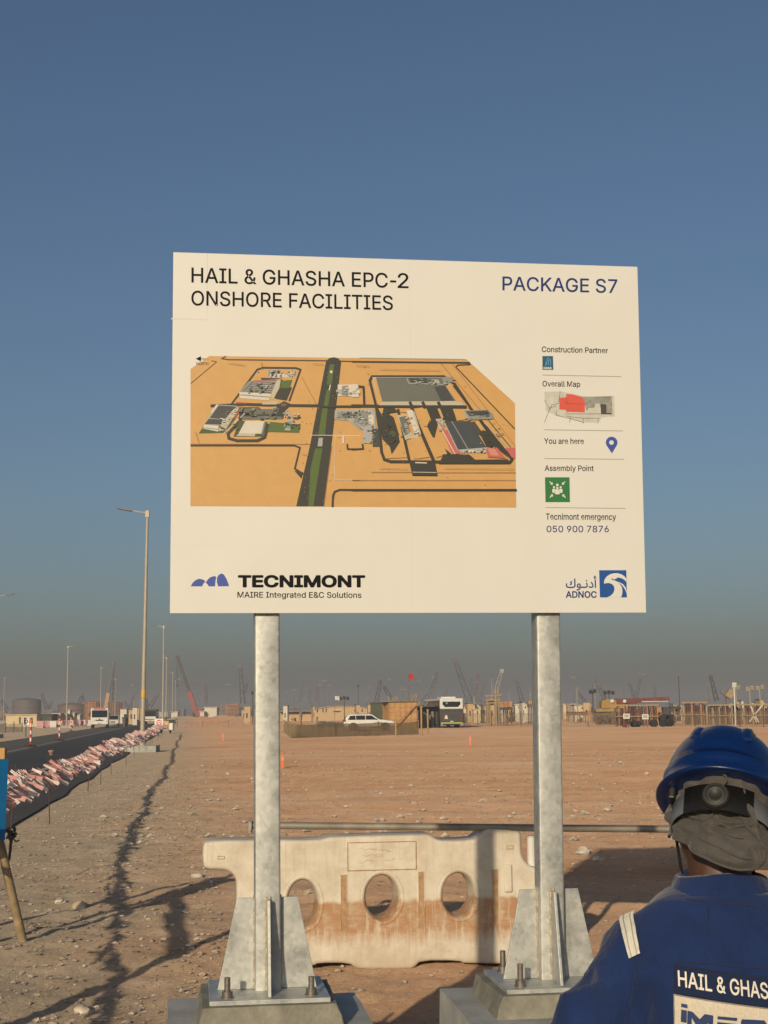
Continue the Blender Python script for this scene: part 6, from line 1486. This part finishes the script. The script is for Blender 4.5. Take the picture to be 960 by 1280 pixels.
for px in (748,753,759,765,776,783): 
    b = MB(); b.lathe((gx(px,D),D+.1,.55),[(.2,-.2),(.5,-.2),(.55,-.15),(.55,.15),(.5,.2),(.2,.2)],16,0,Matrix.Rotation(math.pi/2,3,'X')); b.build('wheel', mt['rubber'], t, world=True)
b = MB(); b.bx(gx(746,D),gx(786,D),D+.3,D+2.2,.7,z(889.6)); b.build('chassis', mt['dark_steel'], t, world=True)
# ---- dark red steel columns standing in racks
def rack(label, px0, px1, ptop, pbot, D, mat, n, hz):
    x0,x1 = gx(px0,D),gx(px1,D); zt = (hz-ptop)*D/F+CH; t = thing('steel_rack', label, 'rack', ((x0+x1)/2,D,0), 0, 'racks of standing steel')
    for k in range(n):
        x = x0+(x1-x0)*(k+.5)/n; b = MB(); w_ = (x1-x0)/n*rnd.uniform(.4,.8); b.bx(x-w_/2,x+w_/2,D+.1+rnd.uniform(0,.5),D+.7,0,zt-rnd.uniform(.05,.5)); b.build('column', mat[k%len(mat)], t, world=True)
    b = MB(); b.bx(x0-.1,x1+.1,D,D+.095,zt-.16,zt); b.bx(x0-.1,x1+.1,D,D+.095,zt*.42,zt*.42+.1); b.build('cross_beam', mt['timber'], t, world=True)
rack('rack of dark maroon columns left under the maroon boom',769.5,784,880.5,904,156,[mt['maroon'],mt['dark_steel'],mt['rust']],7,886.8)
rack('rack of dark maroon columns in the middle under the maroon boom',786,805,880.8,904,158,[mt['maroon'],mt['maroon'],mt['dark_steel']],9,886.6)
rack('rack of brown columns right under the maroon boom',806.5,823,880.5,902,157,[mt['maroon'],mt['rust'],mt['dark_steel']],8,886.4)
rack('long rack of dark columns above the helmet, left part',854,884,877.5,899,160,[mt['timber'],mt['maroon'],mt['dark_steel'],mt['maroon']],11,886)
rack('long rack of dark columns above the helmet, middle part',886,920,880.5,899,158,[mt['dark_steel'],mt['maroon'],mt['timber']],13,885.6)
rack('long rack of dark columns at the right edge above the helmet',922,972,879.8,899,158,[mt['maroon'],mt['dark_steel'],mt['maroon'],mt['timber']],18,885.2)
# excavator-like dark machine
D = 160; hz = 886.3; z = lambda py: (hz-py)*D/F+CH
t = thing('loader', 'dark loader with raised rusty arm left of the helmet', 'loader', (gx(834,D),D,0))
b = MB(); b.bx(gx(829,D),gx(839,D),D,D+2,.8,z(884)); b.build('body', mt['dark_steel'], t, .1, world=True); b = MB(); b.beam((gx(826,D),D+.4,z(898)),(gx(823.5,D),D+.4,z(884)),.5,.6); b.build('arm', mt['rust'], t, world=True)
b = MB(); b.bx(gx(839.5,D),gx(853,D),D+.4,D+1.8,z(886.6),z(883.2)); b.bx(gx(848,D),gx(852,D),D+.4,D+1.6,z(893),z(886.6)); b.build('bucket_arm', mt['dark_steel'], t, .05, world=True)
for px in (830,838): b = MB(); b.lathe((gx(px,D),D,.6),[(.2,-.25),(.6,-.25),(.6,.25),(.2,.25)],16,0,Matrix.Rotation(math.pi/2,3,'X')); b.build('wheel', mt['rubber'], t, world=True)
# tyres and rolls at the fence
for k,(px,D,r_,lab) in enumerate(((792,146,.33,'big dark tyre lying left by the two white notice boards'),(797.5,147,.30,'dark tyre just left of the right notice board'),(817,146,.38,'big dark roll right of the right notice board'),(828,146,.35,'dark coil beside the big roll'),(836,147,.45,'dark tilted tyre nearest the fence corner'))):
    x = gx(px,D); b = MB(); b.lathe((0,0,r_*.92),[(r_*.45,-.2),(r_*.9,-.24),(r_,-.15),(r_,.15),(r_*.9,.24),(r_*.45,.2)],20,0,Matrix.Rotation(math.pi/2+.2*(k-2),3,'X')@Matrix.Rotation(.15,3,'Y')); o = b.build('tyre', mt['rubber'], None); o.location = (x,D,0); tag(o,lab,'tyre')
for px,p0,p1,lab in ((783,891.8,898,'white notice board on thin legs under the maroon boom, left one'),(806.5,892.8,899,'white notice board on thin legs under the maroon boom, right one')):
    D = 143; s_ = road_sign(lab, 8*D/F, (p1-p0)*D/F, (886.7-p1)*D/F+CH, mt['white_paint'], lambda b,z0,h: [b.bx(-.22,.22,-.026,-.022,z0+h*q_,z0+h*q_+.04) for q_ in (.3,.5,.7)]); place(s_, px, D)
b = MB(); b.bx(-.2,.2,-.2,.2,0,.75); o = b.build('drum', mt['maroon'], None, .05); o.location = (gx(780.5,144),144,0); tag(o,'small dark red drum at the foot of the left notice board','drum')
# forked white frame above the helmet and sloping props
D = 150; t = thing('prop_frame', 'pale crossed timber props leaning in front of the right rack', 'props', (gx(945,D),D,0)); z = lambda py: (885.3-py)*D/F+CH
for a,c in (((936,902),(954,881)),((939,883),(945,903)),((948,903),(942,890))): b = MB(); b.beam((gx(a[0],D),D,z(a[1])),(gx(c[0],D),D,z(c[1])),.12,.12); b.build('prop', mt['white_wall'], t, world=True)
D = 160; t = thing('fork_frame', 'dark forked loader frame standing above the rack over the helmet', 'frame', (gx(910,D),D,0)); z = lambda py: (885.6-py)*D/F+CH
for a,c,w_ in (((910,881),(910,872),.3),((910,872),(902.5,863.5),.3),((910,872),(916,864),.75)): b = MB(); b.beam((gx(a[0],D),D,z(a[1]) if a[1] != 881 else 0),(gx(c[0],D),D,z(c[1])),w_,w_); b.build('fork', mt['grey_steel'] if w_<.5 else mt['timber'], t, world=True)
# ---- orange marker posts in the sand
for k,(px,py,h,lab) in enumerate(((279,926.5,.5,'small orange marker post far out on the sand left of the left sign post'),(353,960,.44,'orange marker plate standing right beside the left sign post'),(588,932,.50,'orange marker post on the open sand below the bus'))):
    g = gnd(px,py); b = MB(); b.bx(-.06,.06,-.02,.02,-.05,h); b.build('x', mt['orange']) if False else None
    t = thing('marker_post', lab, 'marker', (g.x,g.y,0), rnd.uniform(-.2,.2), 'orange marker posts'); b.v = []; b.f = []; b.m = []; b.s = []; b.bx(-.055,.055,-.02,.02,-.05,h); b.build('post', mt['orange'], t, .008); b = MB(); b.bx(-.05,.05,-.0235,-.0205,h*.55,h*.8); b.build('reflector', mt['flag_pink'], t)
# ---- faint plant skyline in the haze
r_ = np.random.default_rng(21)
for k in range(120):
    px = r_.uniform(-20,990); D = r_.uniform(620,1000); hz = 894.9-.0105*px; hp_ = r_.uniform(2,10)*(1.35 if 260<px<330 or 560<px<720 else 1); wd = r_.uniform(3,16)
    kind = r_.integers(0,4); x0,x1 = gx(px,D),gx(px+wd,D); zt = hp_*D/F+CH
    if 150 < px < 215 and kind == 0: kind = 2
    if kind <= 1:
        t = thing('plant_building', 'faint low plant building in the haze on the skyline', 'building', ((x0+x1)/2,D,0), 0, 'hazy plant buildings on the skyline'); b = MB(); b.bx(x0,x1,D,D+12,0,zt*.8); b.build('wall', mt[['grey_steel','white_wall','tan_wall','tank_grey'][r_.integers(0,4)]], t, world=True); b = MB(); b.bx(x0-.3,x1+.3,D-.3,D+12.3,zt*.8+.01,zt*.8+.5); b.build('roof', mt['grey_steel'], t, world=True)
    else:
        t = thing('pipe_rack', 'faint steel pipe rack frame in the haze on the skyline', 'steel frame', ((x0+x1)/2,D,0), 0, 'hazy steel frames on the skyline'); b = MB(); n = int(3+wd/3)
        for i in range(n+1): x = x0+(x1-x0)*i/n; b.bx(x-.16,x+.16,D,D+.3,0,zt*r_.uniform(.8,1.1)); b.bx(x-.12,x+.12,D+4,D+4.3,0,zt*.9)
        for q_ in (.35,.6,.85): b.bx(x0,x1,D-.1,D+4.2,zt*q_,zt*q_+.3)
        b.build('frame', mt[['grey_steel','rust','tank_grey'][r_.integers(0,3)]], t, world=True)
# ---- clutter along the edge of the site, in front of the haze
spans = [(150,176),(226,316),(352,398),(440,470),(578,664),(578,664),(578,664),(703,772),(703,772),(840,965),(840,965)]
for k in range(95):
    s_ = spans[r_.integers(0,len(spans))]; px = r_.uniform(*s_); D = r_.uniform(205,340); hz = 894.9-.0105*px; c_ = r_.integers(0,5); wd = r_.uniform(1.2,6)*(1.4 if c_ < 2 else 1); h = r_.uniform(.7,3.3)
    if c_ == 4:
        t = thing('site_pole', 'thin pole standing in the clutter along the site edge', 'pole', (gx(px,D),D,0), 0, 'thin poles along the site edge'); b = MB(); hh = r_.uniform(3,7); b.tube((0,0,0),(0,0,hh),.07,.05,6); b.build('shaft', mt[['grey_steel','dark_steel','pole_tan'][r_.integers(0,3)]], t); b = MB(); b.box((.1,0,hh),(.45,.2,.18)); b.build('fitting', mt['grey_steel'], t)
    else:
        nm,lb_,cat,mm = [('site_cabin','small white cabin in the clutter along the site edge','cabin','white_wall'),('site_cabin','small tan cabin in the clutter along the site edge','cabin','tan_wall'),('material_stack','dark heap of stacked material along the site edge','stack','dark_steel'),('material_stack','brown heap of stacked timber along the site edge','stack','rust')][c_]
        w2 = wd*D/F/2; t = thing(nm, lb_, cat, (gx(px,D),D,0), r_.uniform(-.2,.2), ['white cabins in the site clutter','tan cabins in the site clutter','dark stacks in the site clutter','brown stacks in the site clutter'][c_])
        if c_ < 2:
            b = MB(); b.bx(-w2,w2,0,2.4,0,min(h+1,2.9)); b.build('wall', mt[mm], t); b = MB(); b.bx(-w2-.1,w2+.1,-.15,2.5,min(h+1,2.9)+.004,min(h+1,2.9)+.14); b.build('roof', mt['grey_steel'], t); b = MB(); b.bx(-w2*.4,w2*.1,-.05,-.004,1.0,1.8); b.build('window', mt['dark_steel'], t)
        else:
            z0 = 0; 
            for q_ in range(3): b = MB(); dz = h/3*r_.uniform(.6,1.1); f_ = r_.uniform(.55,1); o_ = r_.uniform(-.3,.3)*w2; b.bx(o_-w2*f_,o_+w2*f_,r_.uniform(-.3,.3),1.6,z0+.01,z0+dz); z0 += dz; b.build('layer', mt[mm if q_ < 2 else ['timber','grey_steel','white_wall'][r_.integers(0,3)]], t)
for k in range(60):
    px = r_.uniform(150,975); D = r_.uniform(600,1000); t = thing('distant_mast', 'hazy thin mast on the far skyline', 'mast', (gx(px,D),D,0), 0, 'hazy masts on the far skyline'); hh = r_.uniform(7,19); b = MB(); b.tube((0,0,0),(0,0,hh),.22,.14,5); b.build('shaft', mt['grey_steel'], t); b = MB(); b.box((0,0,hh*.97),(r_.uniform(.8,2.6),.4,.5)); b.build('head', mt['grey_steel'], t)
# ---- haze: one closed box of even dusty air
b = MB(); b.bx(-3020,3020,-3020,3020,-1.5,29); hz_ = b.build('haze', [], None) ; tag(hz_, 'thin dusty haze over the whole site', 'haze', kind='stuff')
hm = bpy.data.materials.new('dusty air'); hm.use_nodes = True; hnt = hm.node_tree; hnt.nodes.clear(); ho = hnt.nodes.new('ShaderNodeOutputMaterial'); pv = hnt.nodes.new('ShaderNodeVolumePrincipled')
pv.inputs['Density'].default_value = .00095; pv.inputs['Color'].default_value = (.97,.93,.91,1); pv.inputs['Anisotropy'].default_value = .2; hnt.links.new(pv.outputs[0], ho.inputs['Volume']); hz_.data.materials.append(hm)
